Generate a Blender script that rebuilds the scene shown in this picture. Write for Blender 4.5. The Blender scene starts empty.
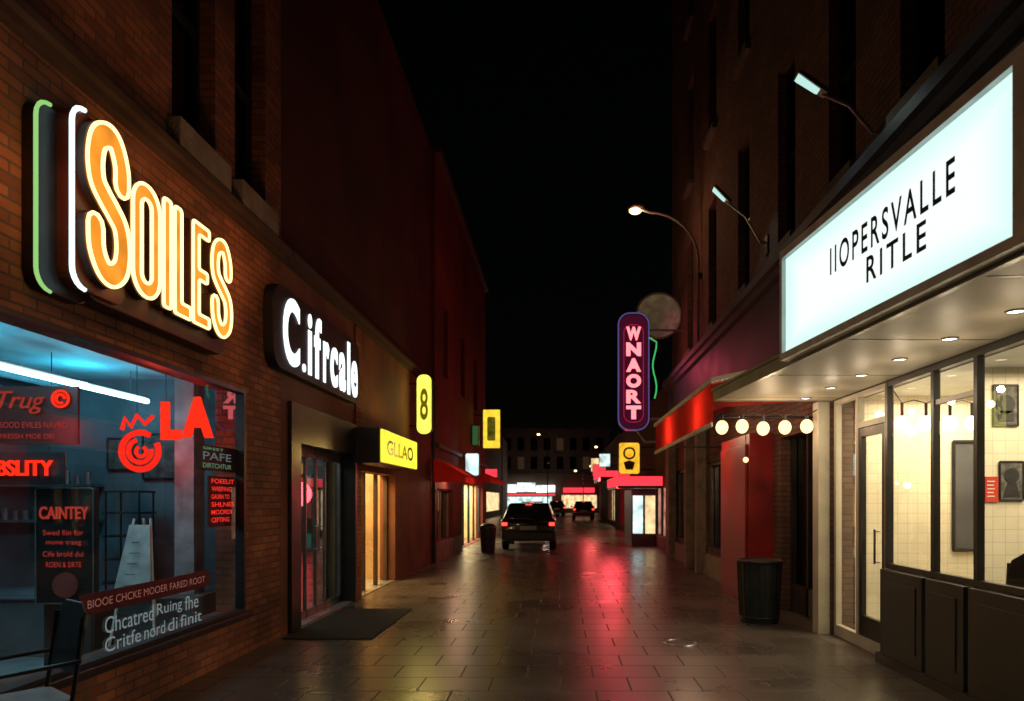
import bpy, bmesh, math, random
from mathutils import Vector, Matrix
random.seed(4)
S=bpy.context.scene
C=S.collection

# ---------------------------------------------------------------- geometry
class G:
    def __init__(s): s.v=[]; s.f=[]
    def add(s,vs,fs):
        n=len(s.v); s.v+=[tuple(v) for v in vs]; s.f+=[tuple(i+n for i in f) for f in fs]; return s
    def box(s,x0,x1,y0,y1,z0,z1):
        return s.add([(x0,y0,z0),(x1,y0,z0),(x1,y1,z0),(x0,y1,z0),(x0,y0,z1),(x1,y0,z1),(x1,y1,z1),(x0,y1,z1)],
          [(0,3,2,1),(4,5,6,7),(0,1,5,4),(1,2,6,5),(2,3,7,6),(3,0,4,7)])
    def quad(s,a,b,c,d): return s.add([a,b,c,d],[(0,1,2,3)])
    def prism(s,pts,vec):
        pts=[Vector(p) for p in pts]; vec=Vector(vec); n=len(pts)
        return s.add(pts+[p+vec for p in pts],[tuple(range(n)),tuple(range(2*n-1,n-1,-1))]+[(i,(i+1)%n,n+(i+1)%n,n+i) for i in range(n)])
    def cyl(s,p0,p1,r0,r1=None,n=16):
        r1=r0 if r1 is None else r1
        p0=Vector(p0);p1=Vector(p1);d=(p1-p0).normalized()
        a=d.orthogonal().normalized();b=d.cross(a)
        vs=[];
        for p,r in((p0,r0),(p1,r1)):
            for i in range(n):
                t=2*math.pi*i/n; vs.append(p+a*(r*math.cos(t))+b*(r*math.sin(t)))
        return s.add(vs,[(i,(i+1)%n,n+(i+1)%n,n+i) for i in range(n)]+[tuple(range(n-1,-1,-1)),tuple(range(n,2*n))])
    def tube(s,pts,r,n=6,closed=False):
        P=[Vector(p) for p in pts]
        Q=[P[0]]
        for p in P[1:]:
            if (p-Q[-1]).length>1e-4: Q.append(p)
        if closed and (Q[0]-Q[-1]).length<1e-4: Q.pop()
        P=Q;m=len(P)
        if m<2: return s
        vs=[];prev=None
        for i in range(m):
            if closed: t=P[(i+1)%m]-P[i-1]
            else: t=P[min(i+1,m-1)]-P[max(i-1,0)]
            if t.length<1e-6: t=Vector((0,0,1))
            t.normalize()
            a=t.orthogonal() if prev is None else prev-t*prev.dot(t)
            if a.length<1e-5: a=t.orthogonal()
            a.normalize(); prev=a; b=t.cross(a)
            for k in range(n):
                th=2*math.pi*k/n; vs.append(P[i]+a*(r*math.cos(th))+b*(r*math.sin(th)))
        fs=[]
        for i in range(m if closed else m-1):
            j=(i+1)%m
            for k in range(n): fs.append((i*n+k,i*n+(k+1)%n,j*n+(k+1)%n,j*n+k))
        if not closed: fs+= [tuple(range(n)),tuple(range((m-1)*n,m*n))]
        return s.add(vs,fs)
    def ball(s,c,r,seg=14,ring=9,sz=1.0):
        c=Vector(c);vs=[c+Vector((0,0,r*sz))]
        for i in range(1,ring):
            ph=math.pi*i/ring
            for k in range(seg):
                t=2*math.pi*k/seg
                vs.append(c+Vector((r*math.sin(ph)*math.cos(t),r*math.sin(ph)*math.sin(t),r*sz*math.cos(ph))))
        vs.append(c-Vector((0,0,r*sz)));fs=[]
        for k in range(seg):
            fs.append((0,1+k,1+(k+1)%seg)); b=1+(ring-2)*seg; fs.append((b+(k+1)%seg,b+k,len(vs)-1))
            for i in range(ring-2):
                a=1+i*seg; fs.append((a+k,a+seg+k,a+seg+(k+1)%seg,a+(k+1)%seg))
        return s.add(vs,fs)
    def wall(s,x0,x1,ya,yb,za,zb,holes):
        ys=sorted(set([ya,yb]+[h[0] for h in holes]+[h[1] for h in holes])); zs=sorted(set([za,zb]+[h[2] for h in holes]+[h[3] for h in holes]))
        def solid(i,j):
            if i<0 or j<0 or i>=len(ys)-1 or j>=len(zs)-1: return False
            cy=(ys[i]+ys[i+1])/2;cz=(zs[j]+zs[j+1])/2
            return not any(h[0]<cy<h[1] and h[2]<cz<h[3] for h in holes)
        for i in range(len(ys)-1):
            for j in range(len(zs)-1):
                if not solid(i,j): continue
                a,b,c,d=ys[i],ys[i+1],zs[j],zs[j+1]
                s.quad((x0,a,c),(x0,b,c),(x0,b,d),(x0,a,d)); s.quad((x1,a,c),(x1,b,c),(x1,b,d),(x1,a,d))
                if not solid(i-1,j): s.quad((x0,a,c),(x1,a,c),(x1,a,d),(x0,a,d))
                if not solid(i+1,j): s.quad((x0,b,c),(x1,b,c),(x1,b,d),(x0,b,d))
                if not solid(i,j-1): s.quad((x0,a,c),(x1,a,c),(x1,b,c),(x0,b,c))
                if not solid(i,j+1): s.quad((x0,a,d),(x1,a,d),(x1,b,d),(x0,b,d))
        return s

def mk(name,g,mat,parent=None,smooth=False,bevel=0,local=False,label=None,weld=True):
    me=bpy.data.meshes.new(name); me.from_pydata(g.v,[],g.f); me.update()
    bm=bmesh.new();bm.from_mesh(me)
    if weld: bmesh.ops.remove_doubles(bm,verts=bm.verts,dist=0.0002)
    bmesh.ops.recalc_face_normals(bm,faces=bm.faces); bm.to_mesh(me);bm.free()
    me.materials.append(mat)
    if smooth:
        me.shade_smooth()
        try: me.set_sharp_from_angle(angle=math.radians(40))
        except Exception: pass
    o=bpy.data.objects.new(name,me); C.objects.link(o)
    if parent is not None:
        o.parent=parent
        if not local:
            L=Vector(parent.get("_base",(0,0,0)))
            o.matrix_parent_inverse=Matrix.Translation(L).inverted()
    if bevel:
        b=o.modifiers.new("bevel",'BEVEL'); b.width=bevel; b.segments=2; b.limit_method='ANGLE'
    if label: o["label"]=label
    return o
def sub(name,g,mat,part,**k):
    o=mk(name,g,mat,**k);o.parent=part;return o
def thing(name,label,cat,loc=(0,0,0),group=None):
    e=bpy.data.objects.new(name,None); e.empty_display_size=.2; e.location=loc; C.objects.link(e)
    e["label"]=label;e["category"]=cat; e["_base"]=tuple(loc)
    if group: e["group"]=group
    return e
def solo(name,g,mat,label,cat,group=None,**k):
    o=mk(name,g,mat,**k); o["label"]=label;o["category"]=cat
    if group:o["group"]=group
    return o

# ---------------------------------------------------------------- materials
def base(name):
    m=bpy.data.materials.new(name);m.use_nodes=True;nt=m.node_tree;nt.nodes.clear()
    out=nt.nodes.new('ShaderNodeOutputMaterial'); return m,nt,out
def N(nt,t,**k):
    n=nt.nodes.new(t)
    for a,b in k.items(): setattr(n,a,b)
    return n
def c4(c): return (c[0],c[1],c[2],1)
def pm(name,color,rough=.6,metal=0,var=.25,scale=6,bump=.1,coat=0,transl=0):
    m,nt,out=base(name); p=N(nt,'ShaderNodeBsdfPrincipled')
    tc=N(nt,'ShaderNodeTexCoord'); no=N(nt,'ShaderNodeTexNoise'); no.inputs['Scale'].default_value=scale; no.inputs['Detail'].default_value=6
    nt.links.new(tc.outputs['Object'],no.inputs['Vector'])
    mr=N(nt,'ShaderNodeMapRange'); mr.inputs['From Min'].default_value=.3;mr.inputs['From Max'].default_value=.7
    mr.inputs['To Min'].default_value=1-var;mr.inputs['To Max'].default_value=1+var
    nt.links.new(no.outputs['Fac'],mr.inputs['Value'])
    mx=N(nt,'ShaderNodeVectorMath',operation='SCALE'); mx.inputs[0].default_value=color
    nt.links.new(mr.outputs[0],mx.inputs['Scale']); nt.links.new(mx.outputs[0],p.inputs['Base Color'])
    mr2=N(nt,'ShaderNodeMapRange'); mr2.inputs['To Min'].default_value=max(.03,rough-.12);mr2.inputs['To Max'].default_value=min(1,rough+.12)
    nt.links.new(no.outputs['Fac'],mr2.inputs['Value']); nt.links.new(mr2.outputs[0],p.inputs['Roughness'])
    p.inputs['Metallic'].default_value=metal; p.inputs['Coat Weight'].default_value=coat
    if bump:
        b=N(nt,'ShaderNodeBump');b.inputs['Strength'].default_value=bump;b.inputs['Distance'].default_value=.02
        no2=N(nt,'ShaderNodeTexNoise'); no2.inputs['Scale'].default_value=scale*8; nt.links.new(tc.outputs['Object'],no2.inputs['Vector'])
        nt.links.new(no2.outputs['Fac'],b.inputs['Height']); nt.links.new(b.outputs[0],p.inputs['Normal'])
    if transl:
        tr=N(nt,'ShaderNodeBsdfTranslucent');nt.links.new(mx.outputs[0],tr.inputs[0])
        ms=N(nt,'ShaderNodeMixShader');ms.inputs[0].default_value=transl;nt.links.new(p.outputs[0],ms.inputs[1]);nt.links.new(tr.outputs[0],ms.inputs[2]);nt.links.new(ms.outputs[0],out.inputs[0])
    else: nt.links.new(p.outputs[0],out.inputs[0])
    return m
def brick(name,c1,c2,cm,bw=.22,rh=.075,ms=.008,rough=.85,offset=.5,bump=.6,horizontal=False,noise=.35,nscale=1.3,rvar=.1,spec=.5,fine=.35):
    m,nt,out=base(name); p=N(nt,'ShaderNodeBsdfPrincipled');p.inputs['Specular IOR Level'].default_value=spec
    tc=N(nt,'ShaderNodeTexCoord'); sp=N(nt,'ShaderNodeSeparateXYZ'); nt.links.new(tc.outputs['Object'],sp.inputs[0])
    cb=N(nt,'ShaderNodeCombineXYZ')
    if horizontal:
        nt.links.new(sp.outputs[0],cb.inputs[0]);nt.links.new(sp.outputs[1],cb.inputs[1])
    else:
        ad=N(nt,'ShaderNodeMath',operation='ADD');nt.links.new(sp.outputs[0],ad.inputs[0]);nt.links.new(sp.outputs[1],ad.inputs[1])
        nt.links.new(ad.outputs[0],cb.inputs[0]);nt.links.new(sp.outputs[2],cb.inputs[1])
    bt=N(nt,'ShaderNodeTexBrick'); bt.offset=offset
    bt.inputs['Scale'].default_value=1;bt.inputs['Brick Width'].default_value=bw;bt.inputs['Row Height'].default_value=rh
    bt.inputs['Mortar Size'].default_value=ms;bt.inputs['Mortar Smooth'].default_value=.2
    bt.inputs['Color1'].default_value=c4(c1);bt.inputs['Color2'].default_value=c4(c2);bt.inputs['Mortar'].default_value=c4(cm)
    nt.links.new(cb.outputs[0],bt.inputs['Vector'])
    no=N(nt,'ShaderNodeTexNoise');no.inputs['Scale'].default_value=nscale;no.inputs['Detail'].default_value=8;nt.links.new(tc.outputs['Object'],no.inputs['Vector'])
    mr=N(nt,'ShaderNodeMapRange'); mr.inputs['From Min'].default_value=.3;mr.inputs['From Max'].default_value=.7;mr.inputs['To Min'].default_value=1-noise;mr.inputs['To Max'].default_value=1+noise
    nt.links.new(no.outputs['Fac'],mr.inputs['Value'])
    mx=N(nt,'ShaderNodeVectorMath',operation='SCALE');nt.links.new(bt.outputs['Color'],mx.inputs[0]);nt.links.new(mr.outputs[0],mx.inputs['Scale'])
    nt.links.new(mx.outputs[0],p.inputs['Base Color'])
    mr2=N(nt,'ShaderNodeMapRange');mr2.inputs['From Min'].default_value=.3;mr2.inputs['From Max'].default_value=.7
    mr2.inputs['To Min'].default_value=rough-rvar;mr2.inputs['To Max'].default_value=min(1,rough+rvar)
    ad2=N(nt,'ShaderNodeMath',operation='MULTIPLY_ADD');ad2.inputs[1].default_value=.35;nt.links.new(bt.outputs['Fac'],ad2.inputs[0]);nt.links.new(mr2.outputs[0],ad2.inputs[2])
    nt.links.new(no.outputs['Fac'],mr2.inputs['Value']);nt.links.new(ad2.outputs[0],p.inputs['Roughness'])
    b=N(nt,'ShaderNodeBump');b.inputs['Strength'].default_value=bump;b.inputs['Distance'].default_value=.008;b.invert=True
    no3=N(nt,'ShaderNodeTexNoise');no3.inputs['Scale'].default_value=35;no3.inputs['Detail'].default_value=5;nt.links.new(tc.outputs['Object'],no3.inputs['Vector'])
    ma=N(nt,'ShaderNodeMath',operation='MULTIPLY_ADD');nt.links.new(no3.outputs['Fac'],ma.inputs[0]);ma.inputs[1].default_value=fine;nt.links.new(bt.outputs['Fac'],ma.inputs[2])
    nt.links.new(ma.outputs[0],b.inputs['Height']);nt.links.new(b.outputs[0],p.inputs['Normal'])
    nt.links.new(p.outputs[0],out.inputs[0]);return m
def em(name,color,st,var=0,scale=3,sample=True):
    m,nt,out=base(name);e=N(nt,'ShaderNodeEmission');e.inputs[0].default_value=c4(color);e.inputs[1].default_value=st
    if var:
        tc=N(nt,'ShaderNodeTexCoord');no=N(nt,'ShaderNodeTexNoise');no.inputs['Scale'].default_value=scale;nt.links.new(tc.outputs['Object'],no.inputs['Vector'])
        mr=N(nt,'ShaderNodeMapRange');mr.inputs['From Min'].default_value=.3;mr.inputs['From Max'].default_value=.7;mr.inputs['To Min'].default_value=st*(1-var);mr.inputs['To Max'].default_value=st*(1+var)
        nt.links.new(no.outputs['Fac'],mr.inputs['Value']);nt.links.new(mr.outputs[0],e.inputs[1])
    if not sample:
        try: m.cycles.emission_sampling='NONE'
        except Exception: pass
    nt.links.new(e.outputs[0],out.inputs[0]);return m
def em_panel(name,lit,edge,st,axis_lo,axis_hi,z_lo,z_hi):
    """back-lit acrylic: brighter where the tubes are, dimmer and greener towards the rim"""
    m,nt,out=base(name);e=N(nt,'ShaderNodeEmission');tc=N(nt,'ShaderNodeTexCoord');sp=N(nt,'ShaderNodeSeparateXYZ');nt.links.new(tc.outputs['Object'],sp.inputs[0])
    def dist(idx,lo,hi,w):
        a=N(nt,'ShaderNodeMath',operation='SUBTRACT');nt.links.new(sp.outputs[idx],a.inputs[0]);a.inputs[1].default_value=(lo+hi)/2
        b_=N(nt,'ShaderNodeMath',operation='ABSOLUTE');nt.links.new(a.outputs[0],b_.inputs[0])
        c=N(nt,'ShaderNodeMapRange');nt.links.new(b_.outputs[0],c.inputs['Value']);c.inputs['From Min'].default_value=(hi-lo)/2-w;c.inputs['From Max'].default_value=(hi-lo)/2;c.inputs['To Min'].default_value=0;c.inputs['To Max'].default_value=1;c.interpolation_type='SMOOTHSTEP';return c
    d1=dist(1,axis_lo,axis_hi,.35);d2=dist(2,z_lo,z_hi,.22)
    mx=N(nt,'ShaderNodeMath',operation='MAXIMUM');nt.links.new(d1.outputs[0],mx.inputs[0]);nt.links.new(d2.outputs[0],mx.inputs[1])
    mc=N(nt,'ShaderNodeMix',data_type='RGBA');nt.links.new(mx.outputs[0],mc.inputs['Factor']);mc.inputs[6].default_value=c4(lit);mc.inputs[7].default_value=c4(edge)
    nt.links.new(mc.outputs[2],e.inputs[0]);e.inputs[1].default_value=st;nt.links.new(e.outputs[0],out.inputs[0]);return m
def glass(name,tint=(.9,.95,.95),f0=.05,rough=.02,g=(1,1,1)):
    m,nt,out=base(name);t=N(nt,'ShaderNodeBsdfTransparent');t.inputs[0].default_value=c4(tint)
    gl=N(nt,'ShaderNodeBsdfGlossy');gl.inputs['Roughness'].default_value=rough;gl.inputs[0].default_value=c4(g)
    lw=N(nt,'ShaderNodeLayerWeight');lw.inputs[0].default_value=.5
    pw=N(nt,'ShaderNodeMath',operation='POWER');pw.inputs[1].default_value=4;nt.links.new(lw.outputs['Facing'],pw.inputs[0])
    ma=N(nt,'ShaderNodeMath',operation='MULTIPLY_ADD');ma.inputs[1].default_value=.9;ma.inputs[2].default_value=f0;nt.links.new(pw.outputs[0],ma.inputs[0])
    mx=N(nt,'ShaderNodeMixShader');nt.links.new(ma.outputs[0],mx.inputs[0]);nt.links.new(t.outputs[0],mx.inputs[1]);nt.links.new(gl.outputs[0],mx.inputs[2])
    nt.links.new(mx.outputs[0],out.inputs[0]);return m

BR=brick("orange_brown_brick",(.36,.115,.045),(.20,.062,.028),(.13,.08,.055),ms=.009,bump=.9,rough=.8,noise=.55)
BR2=brick("dark_brick",(.14,.07,.045),(.09,.045,.033),(.06,.042,.034),noise=.4,ms=.01,bump=.9)
TILE=brick("cream_wall_tile",(.80,.72,.56),(.76,.68,.52),(.60,.53,.41),bw=.12,rh=.12,ms=.004,rough=.3,offset=0,bump=.25,noise=.12)
PAVE=brick("paving_slabs",(.108,.090,.076),(.078,.065,.055),(.016,.014,.012),bw=.60,rh=.45,ms=.009,rough=.295,bump=.42,horizontal=True,noise=.38,nscale=.8,rvar=.055,spec=1.0,fine=.28)
ASPH=pm("asphalt",(.045,.044,.045),.45,var=.3,scale=3,bump=.4)
REDW=pm("dark_red_render",(.065,.014,.012),.9,var=.45,scale=.7,bump=.3)
REDW2=pm("red_render",(.15,.024,.017),.85,var=.4,scale=.8,bump=.3)
BRN=pm("brown_render",(.20,.075,.038),.8,var=.4,scale=1.2,bump=.3)
DBRN=pm("dark_brown_timber",(.07,.038,.025),.6,var=.35,scale=2,bump=.2)
STONE=pm("grey_stone",(.24,.20,.165),.85,var=.3,scale=4,bump=.5)
FRIEZE=pm("slate_blue_timber",(.05,.07,.11),.55,var=.3,scale=2,bump=.15)
BLK=pm("black_painted_metal",(.02,.02,.022),.4,var=.3,scale=5,bump=.05)
BLKP=pm("black_panel",(.022,.020,.020),.38,var=.35,scale=3,bump=.08)
STEEL=pm("grey_metal",(.30,.30,.30),.35,.8,var=.2)
ALU=pm("dull_aluminium",(.20,.21,.21),.35,.6,var=.2)
CREAM=pm("cream_painted_frame",(.50,.45,.36),.45,var=.12,scale=4,bump=.08)
SOFF=pm("beige_soffit_metal",(.36,.31,.24),.5,.0,var=.12,scale=2,bump=.05)
FASC=pm("fascia_metal",(.30,.28,.25),.4,.3,var=.25,scale=3)
PLAS=pm("interior_plaster",(.13,.145,.16),.8,var=.55,scale=1.2)
PLASD=pm("interior_dark_plaster",(.09,.09,.10),.8,var=.3,scale=1.5)
WARMW=pm("warm_plaster",(.60,.42,.22),.7,var=.25,scale=2)
FLOOR=pm("polished_floor",(.30,.32,.33),.2,var=.35,scale=2,bump=.05)
CEIL=pm("ceiling_paint",(.30,.50,.56),.7,var=.2,scale=2)
REDAWN=pm("red_canvas",(.55,.022,.014),.8,var=.2,scale=2,bump=.2,transl=.5)
REDCV=pm("red_canvas_shaded_end",(.30,.014,.010),.85,var=.25,scale=2,bump=.2)  # copy of the red canvas darkened to put the end's shade into colour
REDP=pm("red_paint",(.24,.010,.009),.5,var=.35,scale=2,bump=.1)
WHITE=pm("white_paint",(.75,.74,.70),.5,var=.12,scale=4)
RUB=pm("rubber",(.02,.02,.02),.8)
CARP=pm("car_paint",(.010,.012,.016),.22,.2,var=.1,coat=1,bump=0)
DGL=glass("dark_window_glass",(.08,.09,.10),.05,.03)
PANE=glass("shop_glass",(.93,.96,.96),.07,.01)
PANE2=glass("door_glass",(.7,.75,.75),.08,.02)
PLATE=pm("plate",(.35,.35,.33),.4)
BIN=pm("bin_metal",(.03,.035,.035),.45,.3,var=.3,scale=6)
MATM=pm("doormat",(.025,.023,.022),.95,var=.3,scale=20,bump=.5)
TXTD=pm("dark_teal_vinyl",(.012,.03,.03),.5)

E_OR=em("neon_amber",(1,.68,.27),2.6)
E_ORF=em("amber_letter_face",(1,.33,.03),1.05,.25,4)
E_GR=em("neon_green",(.42,.85,.25),.75)
E_BW=em("neon_ice_white",(.62,.92,1),1.9)
E_RD=em("neon_red",(1,.022,.010),1.2)
E_RD2=em("neon_red_orange",(1,.026,.008),1.4)
E_WH=em("lit_white_letter",(.90,1,1),1.5)
E_TUBE=em("cyan_fluorescent",(.42,.9,1),9)
E_PANEL=em_panel("lit_acrylic_panel",(.90,1,.965),(.66,.93,.87),1.10,3.25,5.9,2.84,3.63)
E_YG=em("lit_yellow_green",(1,.95,.12),1.25,.25,4)
E_YE=em("lit_yellow",(1,.62,.04),1.2,.2,4,)
E_GN=em("lit_dull_green",(.06,.2,.07),.45,sample=False)
E_BULB=em("bulb_warm",(1,.68,.30),2.4)
E_BULB2=em("bulb_warm_inside",(1,.88,.66),4.0,sample=False)
E_DOWN=em("downlight_warm",(1,.85,.62),6,sample=False)
E_PK=em("neon_pink_red",(1,.18,.20),2.4)
E_PUR=em("purple_sign_face",(.11,.008,.035),.45)
E_BLU=em("neon_violet",(.30,.22,.7),.30,sample=False)
E_RDIM=em("neon_red_dim",(1,.05,.12),.35,sample=False)
E_LAMP=em("sodium_lamp",(1,.62,.26),6)
E_COOL=em("cool_floodlight",(.60,.95,.88),.9)
E_TAIL=em("tail_light",(1,.05,.03),3.5,sample=False)
E_WARMW=em("warm_lit_glass",(1,.70,.35),1.1,.5,2)
E_COOLW=em("cool_lit_glass",(.75,1,.95),1.1,.6,2)
E_REDL=em("lit_red_strip",(1,.04,.06),1.5)
E_FAR=em("distant_lit_sign",(.9,1,.95),1.4,.5,1)
E_DIM=em("dim_window",(1,.55,.25),.03,sample=False)
T_PALE=em("pale_glass_lettering",(.75,.85,.85),.15,sample=False)
T_SCR=em("glowing_script_lettering",(.75,.88,.9),.22,sample=False)  # emission on plain window words, their lighting put into the colour
T_BAN=em("glowing_banner_lettering",(1,.36,.28),.20,sample=False)  # banner print glows faintly in place of light falling on it
T_REDD=em("dim_red_lettering",(1,.09,.06),.34,sample=False)  # also on the printed poster, where the glow replaces light on ink
T_RDLINE=em("red_list_lettering",(1,.035,.025),1.2,sample=False)
T_GRN=em("green_lettering",(.45,.9,.5),.3,sample=False)
SIGNB=pm("black_sign_metal",(.018,.012,.010),.4)

# ---------------------------------------------------------------- text
def glyphs(s,offset=0.0,res=6,shear=0,spacing=1.0):
    cu=bpy.data.curves.new("t",'FONT');cu.body=s;cu.size=1;cu.offset=offset;cu.resolution_u=res;cu.shear=shear;cu.space_character=spacing
    o=bpy.data.objects.new("t",cu);C.objects.link(o)
    dg=bpy.context.evaluated_depsgraph_get();dg.update()
    me=bpy.data.meshes.new_from_object(o.evaluated_get(dg))
    bm=bmesh.new();bm.from_mesh(me);bmesh.ops.remove_doubles(bm,verts=bm.verts,dist=1e-4)
    vs=[v.co.copy() for v in bm.verts];bm.verts.index_update()
    fs=[tuple(v.index for v in f.verts) for f in bm.faces]
    be=[tuple(v.index for v in e.verts) for e in bm.edges if len(e.link_faces)==1]
    bm.free();bpy.data.objects.remove(o);bpy.data.curves.remove(cu);bpy.data.meshes.remove(me)
    return vs,fs,be
def fit(vs,w,h):
    x0=min(v.x for v in vs);x1=max(v.x for v in vs);y0=min(v.y for v in vs);y1=max(v.y for v in vs)
    return [((v.x-x0)/(x1-x0)*w,(v.y-y0)/(y1-y0)*h) for v in vs]
class Fr:
    def __init__(s,O,U,V=(0,0,1)):
        s.O=Vector(O);s.U=Vector(U).normalized();s.V=Vector(V).normalized();s.N=s.U.cross(s.V)
    def __call__(s,u,v,n=0): return s.O+s.U*u+s.V*v+s.N*n
def letters(g,fr,s,u,v,w,h,n=0,t=.0,**k):
    vs,fs,be=glyphs(s,**k);p=fit(vs,w,h)
    if t<=0: g.add([fr(u+a,v+b,n) for a,b in p],fs)
    else:
        m=len(p)
        g.add([fr(u+a,v+b,n) for a,b in p]+[fr(u+a,v+b,n+t) for a,b in p],
              [tuple(reversed(f)) for f in fs]+[tuple(i+m for i in f) for f in fs]+[(a,b,b+m,a+m) for a,b in be])
    return g
def rr(u0,v0,u1,v1,r,n=5):
    out=[]
    for cx,cy,a0 in((u1-r,v0+r,-90),(u1-r,v1-r,0),(u0+r,v1-r,90),(u0+r,v0+r,180)):
        for i in range(n+1):
            a=math.radians(a0+90*i/n);out.append((cx+r*math.cos(a),cy+r*math.sin(a)))
    return out
def roundpoly(pts,r,n=3):
    out=[];m=len(pts)
    for i in range(m):
        p=Vector(pts[i]);a=Vector(pts[i-1])-p;b=Vector(pts[(i+1)%m])-p
        ra=min(r,a.length*.45,b.length*.45);A=p+a.normalized()*ra;B=p+b.normalized()*ra
        for k in range(n+1):
            t=k/n;out.append(tuple(A*(1-t)**2+p*2*t*(1-t)+B*t*t))
    return out
def panel(g,fr,poly,n0,t): return g.prism([fr(a,b,n0) for a,b in poly],fr.N*t)
def loop(g,fr,poly,n,r): return g.tube([fr(a,b,n) for a,b in poly],r,6,True)
def catmull(P,n=6):
    out=[];m=len(P)
    for i in range(m-1):
        p0=P[max(i-1,0)];p1=P[i];p2=P[i+1];p3=P[min(i+2,m-1)]
        for k in range(n):
            t=k/n
            out.append(tuple(.5*((2*p1[j])+(-p0[j]+p2[j])*t+(2*p0[j]-5*p1[j]+4*p2[j]-p3[j])*t*t+(-p0[j]+3*p1[j]-3*p2[j]+p3[j])*t**3) for j in(0,1)))
    out.append(P[-1]);return out
def plump(ch,u,v,w,h,t,grow=0):
    if ch=='I': return [roundpoly([(u-grow,v-grow),(u+w+grow,v-grow),(u+w+grow,v+h+grow),(u-grow,v+h+grow)],.03)]
    if ch=='L': return [roundpoly([(u-grow,v-grow),(u+w+grow,v-grow),(u+w+grow,v+t+grow),(u+t+grow,v+t+grow),(u+t+grow,v+h+grow),(u-grow,v+h+grow)],.03)]
    if ch=='E':
        q=t*.9;m0=v+h/2-q/2;m1=v+h/2+q/2
        return [roundpoly([(u-grow,v-grow),(u+w+grow,v-grow),(u+w+grow,v+q+grow),(u+t+grow,v+q+grow),(u+t+grow,m0-grow),(u+w*.88+grow,m0-grow),(u+w*.88+grow,m1+grow),(u+t+grow,m1+grow),(u+t+grow,v+h-q-grow),(u+w+grow,v+h-q-grow),(u+w+grow,v+h+grow),(u-grow,v+h+grow)],.025)]
    if ch=='O':
        o=rr(u-grow,v-grow,u+w+grow,v+h+grow,w/2+grow-.001,8);tt=t-grow
        i=rr(u+tt,v+tt,u+w-tt,v+h-tt,max(.01,w/2-tt-.001),8);return [o,i]
    if ch=='S':
        P=[(.95,.70),(.93,.84),(.72,.98),(.45,1.0),(.14,.93),(.02,.78),(.08,.63),(.32,.545),(.62,.47),(.90,.38),(.99,.23),(.90,.08),(.60,.0),(.30,.02),(.07,.14),(.03,.30)]
        c=[(u+t/2+x*(w-t),v+t/2+y*(h-t)) for x,y in catmull(P)]
        r=t/2+grow;L=[];R=[];m=len(c)
        for i in range(m):
            a=Vector(c[max(i-1,0)]);b=Vector(c[min(i+1,m-1)]);d=(b-a).normalized();nn=Vector((-d.y,d.x))
            L.append(tuple(Vector(c[i])+nn*r));R.append(tuple(Vector(c[i])-nn*r))
        def cap(ctr,a,b,sgn):
            ctr=Vector(ctr);va=Vector(a)-ctr;out=[]
            for k in range(1,5):
                th=sgn*math.pi*k/5;out.append(tuple(ctr+Vector((va.x*math.cos(th)-va.y*math.sin(th),va.x*math.sin(th)+va.y*math.cos(th)))))
            return out
        return [L+cap(c[-1],L[-1],R[-1],-1)+R[::-1]+cap(c[0],R[0],L[0],-1)]
def plump_solid(g,fr,loops,n,t):
    if len(loops)==1: return panel(g,fr,loops[0],n,t)
    o,i=loops;m=len(o)
    vs=[fr(a,b,n) for a,b in o]+[fr(a,b,n) for a,b in i]+[fr(a,b,n+t) for a,b in o]+[fr(a,b,n+t) for a,b in i];fs=[]
    for k in range(m):
        j=(k+1)%m
        fs+=[(k,j,m+j,m+k),(2*m+k,2*m+j,3*m+j,3*m+k),(k,j,2*m+j,2*m+k),(m+k,m+j,3*m+j,3*m+k)]
    return g.add(vs,fs)

def light(name,kind,loc,color,energy,size=.1,to=None,sizey=None,spot=None):
    l=bpy.data.lights.new(name,kind);l.color=color;l.energy=energy
    if kind=='AREA':
        l.size=size
        if sizey: l.shape='RECTANGLE';l.size_y=sizey
    elif kind!='SUN': l.shadow_soft_size=size
    if kind=='SPOT': l.spot_size=math.radians(spot or 120);l.spot_blend=.6
    o=bpy.data.objects.new(name,l);o.location=loc;C.objects.link(o)
    if to is not None: o.rotation_euler=(Vector(to)-Vector(loc)).to_track_quat('-Z','Y').to_euler()
    return o

# ---------------------------------------------------------------- ground
def struct(name,g,mat):
    o=mk(name,g,mat);o["kind"]="structure";return o
struct("ground",G().quad((-250,-60,0),(250,-60,0),(250,400,0),(-250,400,0)),ASPH)
struct("pavement",G().quad((-14,-6,.004),(14,-6,.004),(14,62,.004),(-14,62,.004)),PAVE)

# ================================================================ LEFT BRICK BUILDING
XL=-3.25
b=thing("brick_building","orange brown brick building with a large shop window","building",(XL,3,0))
win=[(5.86,6.60,4.78,7.2),(7.0,7.72,4.78,7.2)]
shopw=(1.2,7.22,.45,2.73)
mk("wall",G().wall(-3.55,XL,-3,8.15,0,12,win+[shopw]),BR,b)
mk("upper_storey",G().box(-9,-3.56,-3,8.14,3.12,11.9),PLASD,b)
mk("cornice",G().box(XL,-3.17,-3,8.15,4.38,4.44).box(XL,-3.11,-3,8.15,4.44,4.50),DBRN,b)
for y0,y1,z0,z1 in win:
    w=mk("window",G().quad((-3.46,y0,z0),(-3.46,y1,z0),(-3.46,y1,z1),(-3.46,y0,z1)),DGL,b)
    f=G()
    for a,c,d,e in((y0,y0+.05,z0,z1),(y1-.05,y1,z0,z1),(y0,y1,z0,z0+.06),(y0,y1,z1-.06,z1),(y0,y1,z0+1.15,z0+1.21)): f.box(-3.45,-3.40,a,c,d,e)
    sub("frame",f,BLK,w);sub("sill",G().box(-3.45,-3.13,y0-.08,y1+.08,z0-.25,z0-.002),STONE,w,bevel=.01)
f=G()
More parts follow.
